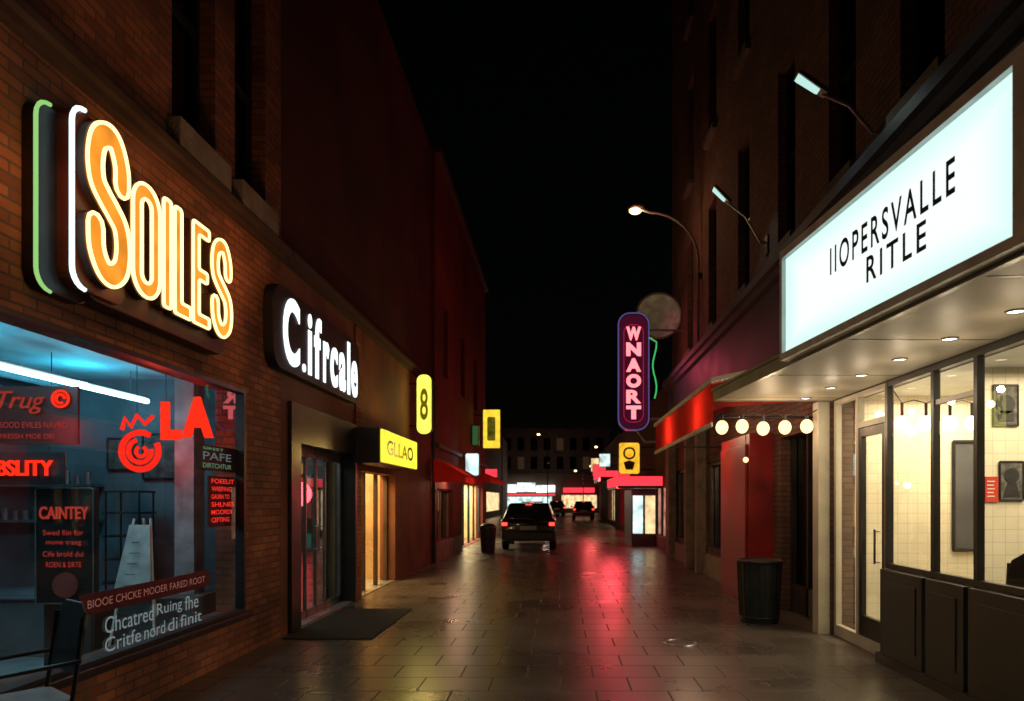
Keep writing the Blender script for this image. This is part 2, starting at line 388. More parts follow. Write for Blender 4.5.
for y0,y1,z0,z1 in((1.2,1.25,.45,2.73),(7.17,7.22,.45,2.73),(1.25,7.17,.45,.485),(1.25,7.17,2.69,2.73)): f.box(-3.33,-3.235,y0,y1,z0,z1)
shop=mk("shop_window",G().quad((-3.28,1.25,.48),(-3.28,7.17,.48),(-3.28,7.17,2.69),(-3.28,1.25,2.69)),PANE,b)
sub("frame",f,BLK,shop);sub("sill",G().box(-3.30,-3.19,1.1,7.3,.39,.448),BLKP,shop,bevel=.008)
mk("interior_floor",G().box(-8,-3.56,1,8.0,.01,.03),FLOOR,b)
mk("interior_wall",G().box(-8.1,-3.56,8.0,8.08,.01,3.0).box(-8.1,-8,1,8.0,.01,3.0).box(-8.1,-3.56,.9,1,.01,3.0),PLAS,b)
mk("ceiling",G().box(-8,-3.56,1,8.0,2.98,3.1),CEIL,b)
mk("pillar",G().box(-4.02,-3.82,7.3,7.52,.03,2.98),pm("pillar_paint",(.42,.44,.45),.6,var=.3),b)
for x in(-7.2,-6.4,-5.6): mk("ceiling_pipe",G().cyl((x,1.1,2.88),(x,7.98,2.88),.045,n=12),CEIL,b,smooth=True)

fr=Fr((XL,0,0),(0,1,0))
s=thing("shop_sign","large amber neon letter sign on brick wall with layered panels","sign",(XL,5.4,3.0))
pa=rr(4.22,2.89,4.72,4.05,.12);pb=rr(4.41,2.96,4.98,4.12,.12);pc=rr(4.60,2.93,6.50,3.50,.10)
mk("backing_panel",panel(G(),fr,pa,.0,.08),SIGNB,s,bevel=.008)
mk("backing_panel",panel(G(),fr,pb,.0,.16),pm("red_brown_sign_metal",(.14,.022,.012),.4),s,bevel=.008)
mk("backing_panel",panel(G(),fr,pc,.0,.14),pm("maroon_sign_metal",(.07,.02,.012),.45),s,bevel=.01)
def openloop(fr,poly,n,r,test): return G().tube([fr(a,b_,n) for a,b_ in poly if test(a,b_)],r,6)
mk("green_neon_tube",openloop(fr,pa,.09,.013,lambda a,b_:a<4.42),E_GR,s,smooth=True)
mk("white_neon_tube",openloop(fr,pb,.175,.016,lambda a,b_:a<4.62),E_BW,s,smooth=True)
L=[("S",4.47,3.04,.45,1.07,.150),("O",4.95,3.08,.335,.82,.105),("I",5.335,3.08,.105,.83,.1),("L",5.49,3.07,.24,.84,.10),("E",5.765,3.07,.265,.84,.095),("S",6.07,3.06,.37,.86,.11)]
casing=pm("brown_casing",(.05,.02,.012),.5)
for ch,u,v,w,h,t in L:
    mk("letter_casing",plump_solid(G(),fr,plump(ch,u,v,w,h,t,.012),.14,.07),casing,s)
    lp=plump(ch,u,v,w,h,t,0)
    mk("letter_face",plump_solid(G(),fr,lp,.212,.008),E_ORF,s)
    g=G()
    for q in lp: loop(g,fr,q,.230,.013)
    mk("neon_outline",g,E_OR,s,smooth=True)
light("amber_sign_glow",'POINT',(-2.60,5.5,3.5),(1,.46,.16),13,.12)
light("amber_sign_glow",'POINT',(-2.75,6.9,3.8),(1,.43,.15),6,.1)
light("amber_sign_glow",'POINT',(-2.80,4.0,3.5),(1,.48,.2),4,.1)

s=thing("shop_sign","white lit letters on a black rounded box sign","sign",(XL,9.1,3.1))
mk("sign_box",panel(G(),fr,rr(7.66,3.08,10.92,4.02,.20),0,.12),pm("deep_black_sign",(.006,.006,.007),.6),s,bevel=.01)
xs=[("C",7.90,.49,.79),(".",8.49,.10,.10),("i",8.68,.12,.76),("f",8.90,.25,.79),("r",9.24,.22,.55),("c",9.53,.29,.55),("a",9.90,.29,.55),("l",10.29,.11,.77),("e",10.48,.30,.55)]
for ch,u,w,h in xs: mk("letter",letters(G(),fr,ch,u,3.16,w,h,.123,.012,offset=.0 if ch in'.' else .028),E_WH,s)
light("white_sign_glow",'POINT',(-2.3,9.2,3.2),(.8,.95,1),2.0,.1)

s=thing("fluorescent_lamp","cyan fluorescent tube hanging under the shop ceiling","lamp",(-4.6,6.4,2.7))
mk("tube",G().cyl((-4.6,3.6,2.70),(-4.6,7.8,2.70),.028),E_TUBE,s,smooth=True)
mk("housing",G().box(-4.62,-4.58,3.6,7.8,2.735,2.75).cyl((-4.6,5,2.75),(-4.6,5,2.98),.006).cyl((-4.6,7.5,2.75),(-4.6,7.5,2.98),.006),ALU,s)
light("shop_interior_light",'AREA',(-5.0,5.4,2.8),(.6,.9,1),15,2.0,(-5.0,5.4,0),2.5)  # unseen area lamp added to supplement the fluorescent tube
light("tube_glow",'POINT',(-4.85,5.4,2.70),(.06,.70,1),14,.05)
light("tube_glow",'POINT',(-4.85,7.1,2.70),(.06,.70,1),14,.05)

def fz(y): return Fr((0,y,0),(1,0,0))
def arc(g,cx,cz,r,a0,a1,y,t,n=24):
    g.tube([(cx+r*math.cos(math.radians(a0+(a1-a0)*i/n)),y,cz+r*math.sin(math.radians(a0+(a1-a0)*i/n))) for i in range(n+1)],t,8)
s=thing("neon_sign","red neon letters with a swirl emblem hanging inside the window","neon sign",(-3.8,7.0,2.2))
f=fz(7.0)
mk("letter",letters(G(),f,"L",-3.98,2.20,.20,.38,0,.03,offset=.06),E_RD2,s);mk("letter",letters(G(),f,"A",-3.77,2.22,.31,.41,0,.03,offset=.06),E_RD2,s)
g=G()
arc(g,-4.20,2.09,.185,60,385,7.0,.030);arc(g,-4.20,2.09,.115,10,-250,7.0,.024);arc(g,-4.19,2.085,.05,120,420,7.0,.020)
g.tube([(-4.38,7.0,2.30),(-4.35,7.0,2.42),(-4.29,7.0,2.33),(-4.23,7.0,2.45),(-4.15,7.0,2.36),(-4.07,7.0,2.44)],.022,8)
mk("emblem",g,E_RD,s,smooth=True)
for x in(-4.23,-3.94,-3.62): mk("hanging_wire",G().cyl((x,7,2.45),(x,7,2.98),.004,n=6),BLK,s)
light("red_neon_glow",'POINT',(-3.9,6.75,2.2),(1,.06,.03),6,.08)

s=thing("neon_sign","red script sign on a dark maroon board inside the window","neon sign",(-4.95,6.5,2.2))
f=fz(6.5)
mk("board",G().box(-5.5,-4.5,6.53,6.56,2.12,2.66),pm("maroon_board",(.05,.008,.008),.5),s)
mk("lettering",letters(G(),f,"Trug",-5.22,2.40,.44,.21,0,.01,shear=.35,offset=.0),T_REDD,s)
g=G();arc(g,-4.64,2.54,.075,0,360,6.5,.012);arc(g,-4.64,2.54,.04,0,300,6.5,.014);mk("emblem",g,E_RD2,s)
mk("small_lettering",letters(G(),f,"SOOD EVILES NAVRD",-5.2,2.27,.62,.055,0,.0),T_REDD,s);mk("small_lettering",letters(G(),f,"FRESSH MOE DEI",-5.2,2.17,.5,.045,0,0),T_REDD,s)
for x in(-5.3,-4.75): mk("hanging_wire",G().cyl((x,6.54,2.66),(x,6.54,2.98),.004,n=6),BLK,s)

s=thing("neon_sign","red neon word on a black board","neon sign",(-5.0,6.4,1.9))
f=fz(6.4)
mk("board",G().box(-5.6,-4.56,6.43,6.45,1.74,2.04),BLK,s)
mk("lettering",letters(G(),f,"BSLITY",-5.14,1.82,.51,.145,0,.02,offset=.02),E_RD2,s)
for x in(-5.4,-4.7): mk("hanging_wire",G().cyl((x,6.44,2.04),(x,6.44,2.12),.004,n=6),BLK,s)

s=thing("poster_board","tall dark poster stand with red heading and small lines","poster",(-4.62,6.55,0))
f=fz(6.55)
mk("board",G().box(-4.92,-4.36,6.58,6.62,.62,1.72),BLKP,s)
for x in(-4.88,-4.44): mk("leg",G().box(x,x+.04,6.62,6.9,.03,.66),BLK,s)
mk("heading",letters(G(),f,"CAINTEY",-4.87,1.42,.46,.12,0,.01,offset=.02),T_REDD,s)
for i,t in enumerate(["Swed fiin for","mone traeg","Cife brold dui","ROEN & SIRTE"]): mk("small_lettering",letters(G(),f,t,-4.84+.03*(i%2),1.27-i*.10,.38-.05*(i%2),.05,0,0),T_REDD,s)
mk("poster_picture",G().cyl((-4.64,6.575,.80),(-4.64,6.56,.80),.12,n=24),pm("maroon_print",(.3,.05,.04),.6),s)
mk("frame_edge",loop(G(),f,rr(-4.91,.63,-4.37,1.71,.02),.0,.006),ALU,s)

s=thing("easel_board","pale slim a-frame menu board leaning on the shop floor","menu board",(-4.0,6.7,0))
mk("board",G().prism([(-4.22,6.6,.70),(-3.86,6.6,.70),(-3.96,6.76,1.36),(-4.16,6.76,1.36)],(0,.02,0)),pm("board_white",(.50,.52,.50),.5,var=.3),s)
for a,c in(((-4.27,6.57,.03),(-4.13,6.79,1.42)),((-3.80,6.57,.03),(-3.97,6.79,1.42)),((-4.04,7.1,.03),(-4.04,6.79,1.42))): mk("leg",G().cyl(a,c,.012),WHITE,s)
g=G()
for i in range(5): g.box(-4.12+.006*i,-4.00-.01*((i*2)%3),6.592+i*.0245,6.595+i*.0245,.79+i*.10,.80+i*.10)
mk("writing_lines",g,pm("grey_ink",(.2,.2,.22),.7),s)
s=thing("backing_platform","low wide grey block added as paler floor behind the window words","platform",(-5.0,7.6,0))  # made-up block, gives a paler floor tone behind the window lettering
mk("platform_block",G().box(-6.6,-3.70,7.0,7.95,.03,.60),pm("platform_grey",(.14,.17,.18),.6,var=.4,scale=1.5),s,bevel=.01);mk("platform_top",G().box(-6.63,-3.67,6.97,7.97,.602,.62),PLAS,s)

fg=Fr((-3.272,0,0),(0,1,0))
s=thing("window_banner","dark red ribbon banner with faintly glowing pale writing across the shop window","banner",(-3.27,5.6,.85))
mk("banner_strip",G().prism([fg(4.75,.80,0),fg(6.50,.80,0),fg(6.54,.875,0),fg(6.50,.95,0),fg(4.75,.95,0),fg(4.79,.875,0)],(.004,0,0)),pm("maroon_vinyl",(.10,.008,.012),.5),s)
mk("lettering",letters(G(),fg,"BIOOE CHCKE MOOER FARED ROOT",4.84,.845,1.6,.058,.006,0,offset=.0),T_BAN,s)
for t,v,w,h in(("Chcatred Ruing fhe",.635,1.30,.12),("Critfe nord di finit",.50,1.36,.105)):
    s=thing("window_lettering","faintly glowing grey handwritten style line of words on the shop window glass","window lettering",(-3.27,5.6,v))
    u=5.03
    parts=t.split(" ");tot=sum(len(p_) for p_ in parts)+.6*(len(parts)-1)
    for p_ in parts:
        ww=w*len(p_)/tot
        mk("word",letters(G(),fg,p_,u,v,ww,h,.002,0,offset=.0),T_SCR,s);u+=ww+w*.6/tot
s=thing("window_sign","small dark sign with pale green word in the window","sign",(-3.34,6.8,1.9))
mk("board",G().box(-3.34,-3.32,6.42,7.16,1.88,2.12),BLK,s)
f2=Fr((-3.315,0,0),(0,1,0))
mk("lettering",letters(G(),f2,"PAFE",6.50,1.98,.56,.075,0,0,offset=.01),T_PALE,s)
mk("small_lettering",letters(G(),f2,"SIREET",6.5,2.075,.4,.025,0,0),T_GRN,s);mk("small_lettering",letters(G(),f2,"DIRTCHTUR",6.5,1.905,.56,.045,0,0),T_GRN,s)
s=thing("window_lettering","red lines of glowing list lettering on the shop window","window lettering",(-3.3,6.9,1.35))
mk("backing",G().box(-3.335,-3.322,6.62,7.15,1.34,1.83),pm("dark_red_vinyl",(.12,.01,.01),.5),s)
for i,t in enumerate(["FOEELIT","WIEFING","GAURN TO","SHLNES","MOORDI","CEFTING"]): mk("line",letters(G(),f2,t,6.66,1.76-i*.075,.46-.05*(i%3),.045,0,0,offset=.01),T_RDLINE,s)
s=thing("rack_shelf","thin black wire display rack inside the shop","shelf",(-4.4,7.6,0))
for z in(.7,.95,1.2,1.45,1.68): mk("shelf_board",G().box(-4.90,-4.50,7.5,7.8,z,z+.02),BLK,s)
for x,y in((-4.88,7.52),(-4.52,7.52),(-4.88,7.78),(-4.52,7.78)): mk("post",G().cyl((x,y,.62),(x,y,1.7),.010,n=8),BLK,s)
s=thing("wall_shelf","pale shelf with small jars on the back wall","shelf",(-6.0,7.9,1.3))
for z in(1.35,1.75): mk("shelf_board",G().box(-6.9,-5.2,7.75,7.99,z,z+.03),ALU,s)
g=G()
for i in range(14):
    for z in(1.38,1.78): g.cyl((-6.8+i*.115,7.86,z),(-6.8+i*.115,7.86,z+.09+.07*random.random()),.035,n=10)
o=mk("jars",g,STEEL,s,smooth=True);o["kind"]="stuff"
for x0,x1,z0,z1 in((-4.75,-4.35,1.85,2.35),(-5.15,-4.85,1.95,2.3)):
    s=thing("wall_picture","small dark framed picture on the shop back wall","picture",((x0+x1)/2,7.98,z0))
    mk("sheet",G().box(x0,x1,7.97,7.995,z0,z1),pm("muted_print",(.10,.07,.06),.6,var=.7,scale=9),s);mk("frame",loop(G(),fz(7.965),rr(x0,z0,x1,z1,.01),0,.012),BLK,s)

def chair(loc,rot,label,sz=1.0):
    c=thing("chair",label,"chair",(0,0,0))
    mk("seat",G().prism([(x,y,.47) for x,y in rr(-.21,-.21,.21,.21,.05)],(0,0,.03)),pm("pale_seat",(.38,.42,.43),.35,var=.2),c,local=True,bevel=.008)
    mk("backrest",G().prism([(-.20,.205,.62),(.20,.205,.62),(.215,.235,.86),(.19,.25,.95),(.12,.255,1.0),(-.12,.255,1.0),(-.19,.25,.95),(-.215,.235,.86)],(0,.02,0)),BLKP,c,local=True,bevel=.006)
    for sx in(-1,1): mk("back_leg",G().tube([(sx*.20,.30,.0),(sx*.20,.19,.47),(sx*.205,.215,.66),(sx*.20,.245,.93)],.013,8),BLK,c,local=True,smooth=True)
    for sx in(-1,1): mk("leg",G().tube([(sx*.19,-.17,.47),(sx*.21,-.23,0)],.012,8),BLK,c,local=True,smooth=True)
    for sx in(-1,1): mk("armrest",G().tube([(sx*.21,-.2,.47),(sx*.24,-.19,.68),(sx*.24,.22,.70)],.012,8),BLK,c,local=True,smooth=True)
    c.location=loc;c.rotation_euler=(0,0,rot);c.scale=(sz,)*3
    return c
def copything(t,loc,rot,sc=None,label=None):
    n=t.copy();C.objects.link(n);n.location=loc;n.rotation_euler=(0,0,rot)
    if sc:n.scale=(sc,)*3
    if label:n["label"]=label
    def rec(src,dst):
        for ch in src.children:
            k=ch.copy();C.objects.link(k);k.parent=dst;k.matrix_parent_inverse=ch.matrix_parent_inverse.copy();rec(ch,k)
    rec(t,n);return n
ch=chair((-2.95,3.80,.004),math.radians(-38),"black metal chair with pale seat beside the brick wall",sz=1.02)
copything(ch,(-5.6,6.3,.03),math.radians(-60),1.0,"black metal chair on the shop floor behind the glass")
tb=thing("cafe_table","round dark cafe table on the shop floor","table",(-5.7,5.6,.03))
mk("table_top",G().cyl((-5.7,5.6,.74),(-5.7,5.6,.77),.35,n=28),BLKP,tb);mk("pedestal",G().cyl((-5.7,5.6,.03),(-5.7,5.6,.74),.03).cyl((-5.7,5.6,.03),(-5.7,5.6,.05),.2,n=20),BLK,tb)

# ================================================================ SECOND LEFT BUILDING
b=thing("shop_building","low brown fronted shops below a dark red wall","building",(XL,13,0))
mk("wall",G().wall(-3.55,XL,8.152,17.9,0,4.38,[(8.35,11.05,0,2.78),(11.4,13.8,0,2.08)]),BRN,b)
mk("upper_storey",G().box(-9,-3.28,8.16,17.9,4.402,10.6),REDW,b)
mk("cornice",G().box(-3.6,-3.16,8.152,17.9,4.382,4.44).box(-3.6,-3.10,8.152,17.9,4.44,4.50),DBRN,b)
mk("brick_pier",G().box(-3.25,-3.225,11.07,11.38,.004,4.37),BR,b)
mk("interior_wall",G().box(-6.2,-6.1,8.16,14.2,.01,3.0).box(-6.1,-3.56,11.15,11.25,.01,2.9).box(-6.1,-3.56,14.1,14.2,.01,3.0),WARMW,b)
mk("interior_floor",G().box(-6.1,-3.26,8.16,14.1,.008,.018),FLOOR,b)
mk("ceiling",G().box(-6.1,-3.56,8.16,14.1,2.9,3.0),PLASD,b)
d=mk("entrance_door",G().quad((-3.44,8.72,.06),(-3.44,10.92,.06),(-3.44,10.92,2.2),(-3.44,8.72,2.2)),PANE2,b)
g=G()
for y0,y1 in((8.66,8.76),(9.42,9.46),(9.82,9.87),(10.20,10.24),(10.88,10.96)): g.box(-3.47,-3.42,y0,y1,.018,2.24)
g.box(-3.47,-3.42,8.66,10.96,2.18,2.3).box(-3.47,-3.42,8.66,10.96,.018,.12)
sub("frame",g,ALU,d)
for y in(9.74,9.94): sub("handle",G().cyl((-3.36,y,.9),(-3.36,y,1.25),.012).cyl((-3.36,y,.92),(-3.41,y,.92),.008).cyl((-3.36,y,1.23),(-3.41,y,1.23),.008),STEEL,d)
mk("door_surround",G().box(-3.50,-3.20,8.352,8.66,.005,2.30).box(-3.50,-3.20,10.96,11.05,.005,2.30).box(-3.50,-3.20,8.352,11.05,2.302,2.78),BLKP,b)
d=mk("lit_doorway",G().quad((-3.44,11.4,.02),(-3.44,13.8,.02),(-3.44,13.8,2.06),(-3.44,11.4,2.06)),PANE,b)
g=G()
for y in(11.4,12.18,13.0,13.74): g.box(-3.47,-3.40,y,y+.06,.018,2.08)
sub("frame",g,DBRN,d)
light("doorway_light",'AREA',(-4.3,12.8,2.8),(1,.62,.24),220,1.0,(-4.3,12.8,0),2.0)
light("doorway_light",'AREA',(-4.6,9.7,2.8),(.8,.95,.85),28,1.2,(-4.6,9.7,0),2.0)
s=thing("neon_sign","red glowing tube added behind the glass entrance door","neon sign",(-3.7,8.9,.9))  # added tube, makes the reddish upright line in the door glass
mk("tube",G().cyl((-3.7,8.9,.9),(-3.7,8.9,2.1),.012),E_RD,s);mk("stand",G().cyl((-3.7,8.9,.018),(-3.7,8.9,.9),.01).cyl((-3.7,8.9,.018),(-3.7,8.9,.03),.08),BLK,s)
s=thing("display_shelf","display shelf with coloured goods behind the glass doors","shelf",(-5.9,9.7,0))
for z in(.3,.75,1.2,1.65,2.1): mk("shelf_board",G().box(-6.08,-5.75,8.5,11.0,z,z+.03),ALU,s)
cols=[pm("goods_red",(.5,.05,.04),.5),pm("goods_teal",(.05,.35,.3),.5),pm("goods_cream",(.6,.55,.4),.5)]
for ci in range(3):
    g=G()
    for z in(.33,.78,1.23,1.68):
        y=8.55
        while y<10.9:
            w=random.uniform(.08,.2);h=random.uniform(.15,.34)
            if random.randrange(3)==ci: g.box(-6.0+.01*ci,-5.82+.01*ci,y,y+w*.85,z+.002,z+h)
            y+=w
    o=mk("goods",g,cols[ci],s);o["kind"]="stuff"
s=thing("display_shelf","grey display unit with red goods standing at the room end","shelf",(-4.4,11.0,0))
mk("cabinet",G().box(-5.4,-3.7,10.95,11.14,.02,2.3),PLAS,s)
for i in range(4): mk("shelf_board",G().box(-5.35,-3.75,10.72,10.948,.35+i*.48,.38+i*.48),ALU,s)
for ci in range(2):
    g=G()
    for i in range(4):
        for k in range(9):
            if (i*5+k*3)%2==ci: g.box(-5.3+k*.17,-5.19+k*.17,10.78,10.9,.382+i*.48,.50+i*.48+.12*random.random())
    o=mk("goods",g,cols[ci],s);o["kind"]="stuff"
solo("doormat",G().box(-3.18,-2.15,8.0,10.2,.006,.018),MATM,"dark entrance mat on the paving before the glass doors","doormat")

s=thing("canopy_sign","dark canopy box with lit yellow green sign face over doorway","sign",(XL,12.3,2.2))
mk("canopy_box",G().box(XL+.002,-2.82,10.95,13.7,2.18,2.74),BLKP,s,bevel=.01)
f2=Fr((-2.815,0,0),(0,1,0))
mk("sign_face",panel(G(),f2,rr(10.98,2.20,13.68,2.72,.03),0,.02),em("lit_canopy_face",(1,.92,.06),1.2,.2,4),s)
mk("lettering",letters(G(),f2,"GLLAO",11.3,2.33,2.0,.25,.024,0,offset=.02),pm("olive_ink",(.14,.13,.01),.6),s)
light("yellow_sign_glow",'POINT',(-2.4,12.3,2.4),(1,.70,.2),26,.1)
def blade(x0,x1,y,z0,z1,face,label,txt,tmat,rim,t=.16,xw=None,r=.08,inset=.03):
    s=thing("blade_sign",label,"sign",((x0+x1)/2,y,z0))
    f=fz(y)
    mk("sign_box",panel(G(),f,rr(x0,z0,x1,z1,r),-t,t),BLK,s)
    mk("sign_face",panel(G(),f,rr(x0+inset,z0+inset,x1-inset,z1-inset,max(.01,r-inset)),.001,.02),face,s)
    if txt: mk("lettering",letters(G(),f,txt,x0+.25*(x1-x0),z0+.24*(z1-z0),.5*(x1-x0),.52*(z1-z0),.024,.004,offset=.02),tmat,s)
    if xw is not None:
        a,bb=(x0,xw) if xw<x0 else (x1,xw)
        for z in(z0+.15*(z1-z0),z1-.15*(z1-z0)): mk("bracket",G().cyl((a,y+t/2,z),(bb,y+t/2,z),.018,n=8),BLK,s)
    return s
OL=pm("brown_ink",(.16,.13,.0),.6)
OL2=em("dim_amber_mark",(.45,.30,.0),.35,sample=False)
blade(-3.08,-2.74,15,3.0,4.3,E_YG,"tall lit yellow green blade sign with a figure eight","8",OL2,None,xw=-3.25,r=.15,inset=.015)
pp=blade(-2.88,-2.20,26,3.5,4.98,E_YE,"yellow framed blade sign with dark centre","",OL,None,xw=-3.2,r=.06)
mk("dark_panel",panel(G(),fz(25.97),rr(-2.70,3.80,-2.40,4.68,.05),.0,.01),em("dim_olive_panel",(.35,.30,.02),.25,.5,6,sample=False),pp)
blade(-3.18,-2.92,25.2,3.55,4.3,E_GN,"small dull green blade sign on the wall","",OL,None,xw=-3.2,r=.03)
blade(-3.02,-2.55,22.2,2.35,3.1,E_COOLW,"small white lit blade sign under bracket","",OL,None,xw=-3.2)
light("yellow_sign_glow",'POINT',(-2.5,14.6,3.6),(1,.85,.3),8,.08)
s=thing("drain_pipe","dark cast drain pipe fixed to the red wall","drain pipe",(-3.17,17.7,0))
mk("pipe",G().cyl((-3.19,17.7,.02),(-3.19,17.7,4.35),.045,n=12),BLK,s,smooth=True)
for z in(.6,1.8,3.0,4.1): mk("pipe_clamp",G().cyl((-3.19,17.7,z),(-3.19,17.7,z+.06),.06,n=12),BLK,s)

# ================================================================ THIRD LEFT BUILDING
b=thing("shop_building","tall dark red rendered building with awning and lit doorway","building",(-3.2,24,0))
w3=[(18.2,20.9,.5,1.9),(19,20,5,7),(22.5,23.5,5,7),(26,27,5,7)]
mk("wall",G().wall(-3.5,-3.2,17.902,30,0,10.6,[(22.8,29,.02,2.15)]+w3),REDW2,b)
mk("rear_mass",G().box(-9,-3.52,17.91,30,2.4,10.5),PLASD,b)
mk("stone_base",G().box(-3.2,-3.16,17.92,22.7,.004,.48),STONE,b)
mk("string_course",G().box(-3.2,-3.08,17.902,30,2.95,3.05),DBRN,b);mk("cornice",G().box(-3.2,-3.05,17.902,30,10.5,10.7),DBRN,b)
for y0,y1,z0,z1 in w3:
    w=mk("window",G().quad((-3.4,y0,z0),(-3.4,y1,z0),(-3.4,y1,z1),(-3.4,y0,z1)),DGL,b)
    sub("frame",G().box(-3.39,-3.33,y0,y0+.05,z0,z1).box(-3.39,-3.33,y1-.05,y1,z0,z1).box(-3.39,-3.33,(y0+y1)/2-.03,(y0+y1)/2+.03,z0,z1).box(-3.39,-3.33,y0+.05,y1-.05,z1-.05,z1),STONE,w)
mk("interior_wall",G().box(-6,-5.9,22,30,.01,2.3).box(-5.9,-3.52,22.5,22.6,.01,2.3).box(-5.9,-3.52,29.2,29.3,.01,2.3),WARMW,b)
light("doorway_light",'AREA',(-4.2,26.5,2.25),(1,.86,.5),400,1.2,(-4.2,26.5,0),5)
g=G()
for y in(22.8,24.3,25.8,27.3,28.9): g.box(-3.42,-3.34,y,y+.08,.01,2.15)
mk("door_frame",g,BLK,b)
def awn(y0,ln,zt,zb,xo,val,label):
    s=thing("awning",label,"awning",(-3.2,y0+ln/2,zb))
    mk("canvas",G().quad((-3.19,y0,zt),(xo,y0,zb),(xo,y0+ln,zb),(-3.19,y0+ln,zt)).quad((xo,y0,zb),(xo,y0,zb-val),(xo,y0+ln,zb-val),(xo,y0+ln,zb)),REDAWN,s)
    mk("end_panel",G().add([(-3.19,y0+.01,zt),(xo,y0+.01,zb),(xo,y0+.01,zb-val),(-3.19,y0+.01,zb-val)],[(0,1,2,3)]),REDAWN,s)
    mk("frame_tube",G().cyl((xo-.02,y0+.02,zb-.02),(xo-.02,y0+ln,zb-.02),.015,n=8),BLK,s)
awn(17.6,4.3,2.65,2.25,-2.45,.2,"dark red fabric awning over shop window")
awn(23.6,5.6,2.75,2.40,-2.35,.2,"dark red fabric awning over lit doorway")
light("awning_inside_light",'POINT',(-2.9,19.5,2.1),(1,.6,.35),14,.05)
s=thing("litter_bin","dark litter bin with dome lid on the paving","litter bin",(-2.2,21.4,0))
mk("bin_body",G().cyl((-2.2,21.4,.004),(-2.2,21.4,.72),.21,.25,n=20),BIN,s,smooth=True);mk("lid",G().ball((-2.2,21.4,.74),.26,sz=.6),BIN,s,smooth=True)

# ================================================================ RIGHT BRICK BUILDING
XR=3.2
b=thing("brick_building","tall dark brick building with canopy shopfront and tall windows","building",(XR,8,0))
up=[]
for yc in(6.2,7.95,9.9,12.2,14.7,17.2):
    for z0 in(5.25,9.3,13.3): up.append((yc-.38,yc+.38,z0,z0+2.6))
mk("wall",G().wall(XR,3.5,-3,20,0,17.5,up+[(1.5,8.3,0,2.77),(8.75,10.15,0,2.5),(12.9,15.3,.6,2.4),(15.7,16.6,0,2.35),(17.2,19.4,.6,2.4)]),BR2,b)
mk("rear_mass",G().box(3.51,10,-3,19.9,3.2,17.4),PLASD,b)
DST=pm("dark_stone",(.10,.085,.07),.85,var=.3,scale=4,bump=.5)
for y0,y1,z0,z1 in up:
    w=mk("window",G().quad((3.38,y0,z0),(3.38,y1,z0),(3.38,y1,z1),(3.38,y0,z1)),DGL,b)
    g=G()
    for a,c,d,e in((y0,y0+.05,z0,z1),(y1-.05,y1,z0,z1),(y0,y1,z0,z0+.06),(y0,y1,z1-.06,z1),(y0,y1,z0+1.25,z0+1.31)): g.box(3.32,3.37,a,c,d,e)
    sub("frame",g,BLK,w);sub("sill",G().box(3.10,3.37,y0-.08,y1+.08,z0-.12,z0-.002),DST,w)
mk("frieze",G().box(3.08,XR,3,19.9,3.75,4.68),FRIEZE,b)
mk("cornice",G().box(2.98,XR,3,19.95,4.682,4.80).box(2.90,XR,3,19.95,4.80,4.92),FRIEZE,b);mk("moulding",G().box(3.0,XR,3,19.95,3.62,3.748),FRIEZE,b)
for y0,y1,z0,z1 in((12.9,15.3,.6,2.4),(17.2,19.4,.6,2.4)):
    w=mk("window",G().quad((3.36,y0,z0),(3.36,y1,z0),(3.36,y1,z1),(3.36,y0,z1)),DGL,b)
    sub("frame",G().box(3.27,3.35,y0,y0+.07,z0,z1).box(3.27,3.35,y1-.07,y1,z0,z1).box(3.27,3.35,(y0+y1)/2-.03,(y0+y1)/2+.03,z0,z1).box(3.27,3.35,y0+.07,y1-.07,z1-.07,z1),ALU,w)
mk("door",G().box(3.40,3.46,15.7,16.6,.01,2.35),BLKP,b)
w=mk("door",G().quad((3.42,8.75,.02),(3.42,10.15,.02),(3.42,10.15,2.5),(3.42,8.75,2.5)),DGL,b)
g=G()
for y in(8.75,9.42,10.08): g.box(3.34,3.41,y,y+.07,.01,2.5)
g.box(3.34,3.41,8.82,10.08,.01,.4)
sub("frame",g,BLKP,w)
mk("stone_base",G().box(3.12,XR,12.6,15.3,.004,.45),STONE,b);mk("stone_base",G().box(3.12,XR,16.95,19.25,.004,.45),STONE,b)
for y0,y1 in((19.3,19.9),(15.35,15.6),(16.7,16.9)): mk("pilaster",G().box(3.0,XR,y0,y1,.004,3.6),STONE,b)
mk("red_pier",G().box(2.84,XR,10.5,12.3,.004,2.6),REDP,b);mk("pier_panel",G().box(2.80,2.838,10.6,12.2,.12,2.45),REDP,b,bevel=.01)
mk("interior_wall",G().box(3.51,9,8.42,8.52,.02,2.85).box(4.0,9,6.6,6.7,.02,2.85).box(3.51,9,.9,1.0,.02,2.85).box(9,9.1,1,8.5,.02,2.85),TILE,b)
mk("interior_floor",G().box(3.4,9,1,8.42,.008,.02),FLOOR,b)
mk("ceiling",G().box(3.51,9,1,8.42,2.85,2.95),WHITE,b)
light("shop_interior_light",'AREA',(4.5,7.55,2.8),(1,.82,.52),75,1.4,(4.5,7.55,0),1.2)
light("shop_interior_light",'AREA',(4.7,5.5,2.8),(1,.82,.52),90,1.6,(4.7,5.5,0),1.6)
ms=[8.22,7.62,6.90,6.05,5.42,4.55,3.6,2.6]
mk("corner_post",G().box(3.06,3.2,8.30,8.48,.004,2.768),CREAM,b,bevel=.006)
w=mk("shop_window",G().quad((3.24,1.6,.93),(3.24,6.86,.93),(3.24,6.86,2.74),(3.24,1.6,2.74)),PANE,b)
g=G()
for y in ms[2:]: g.box(3.215,3.275,y-.024,y+.024,.93,2.768)
g.box(3.216,3.274,1.5,6.86,2.71,2.768).box(3.216,3.274,1.5,6.86,.93,.98)
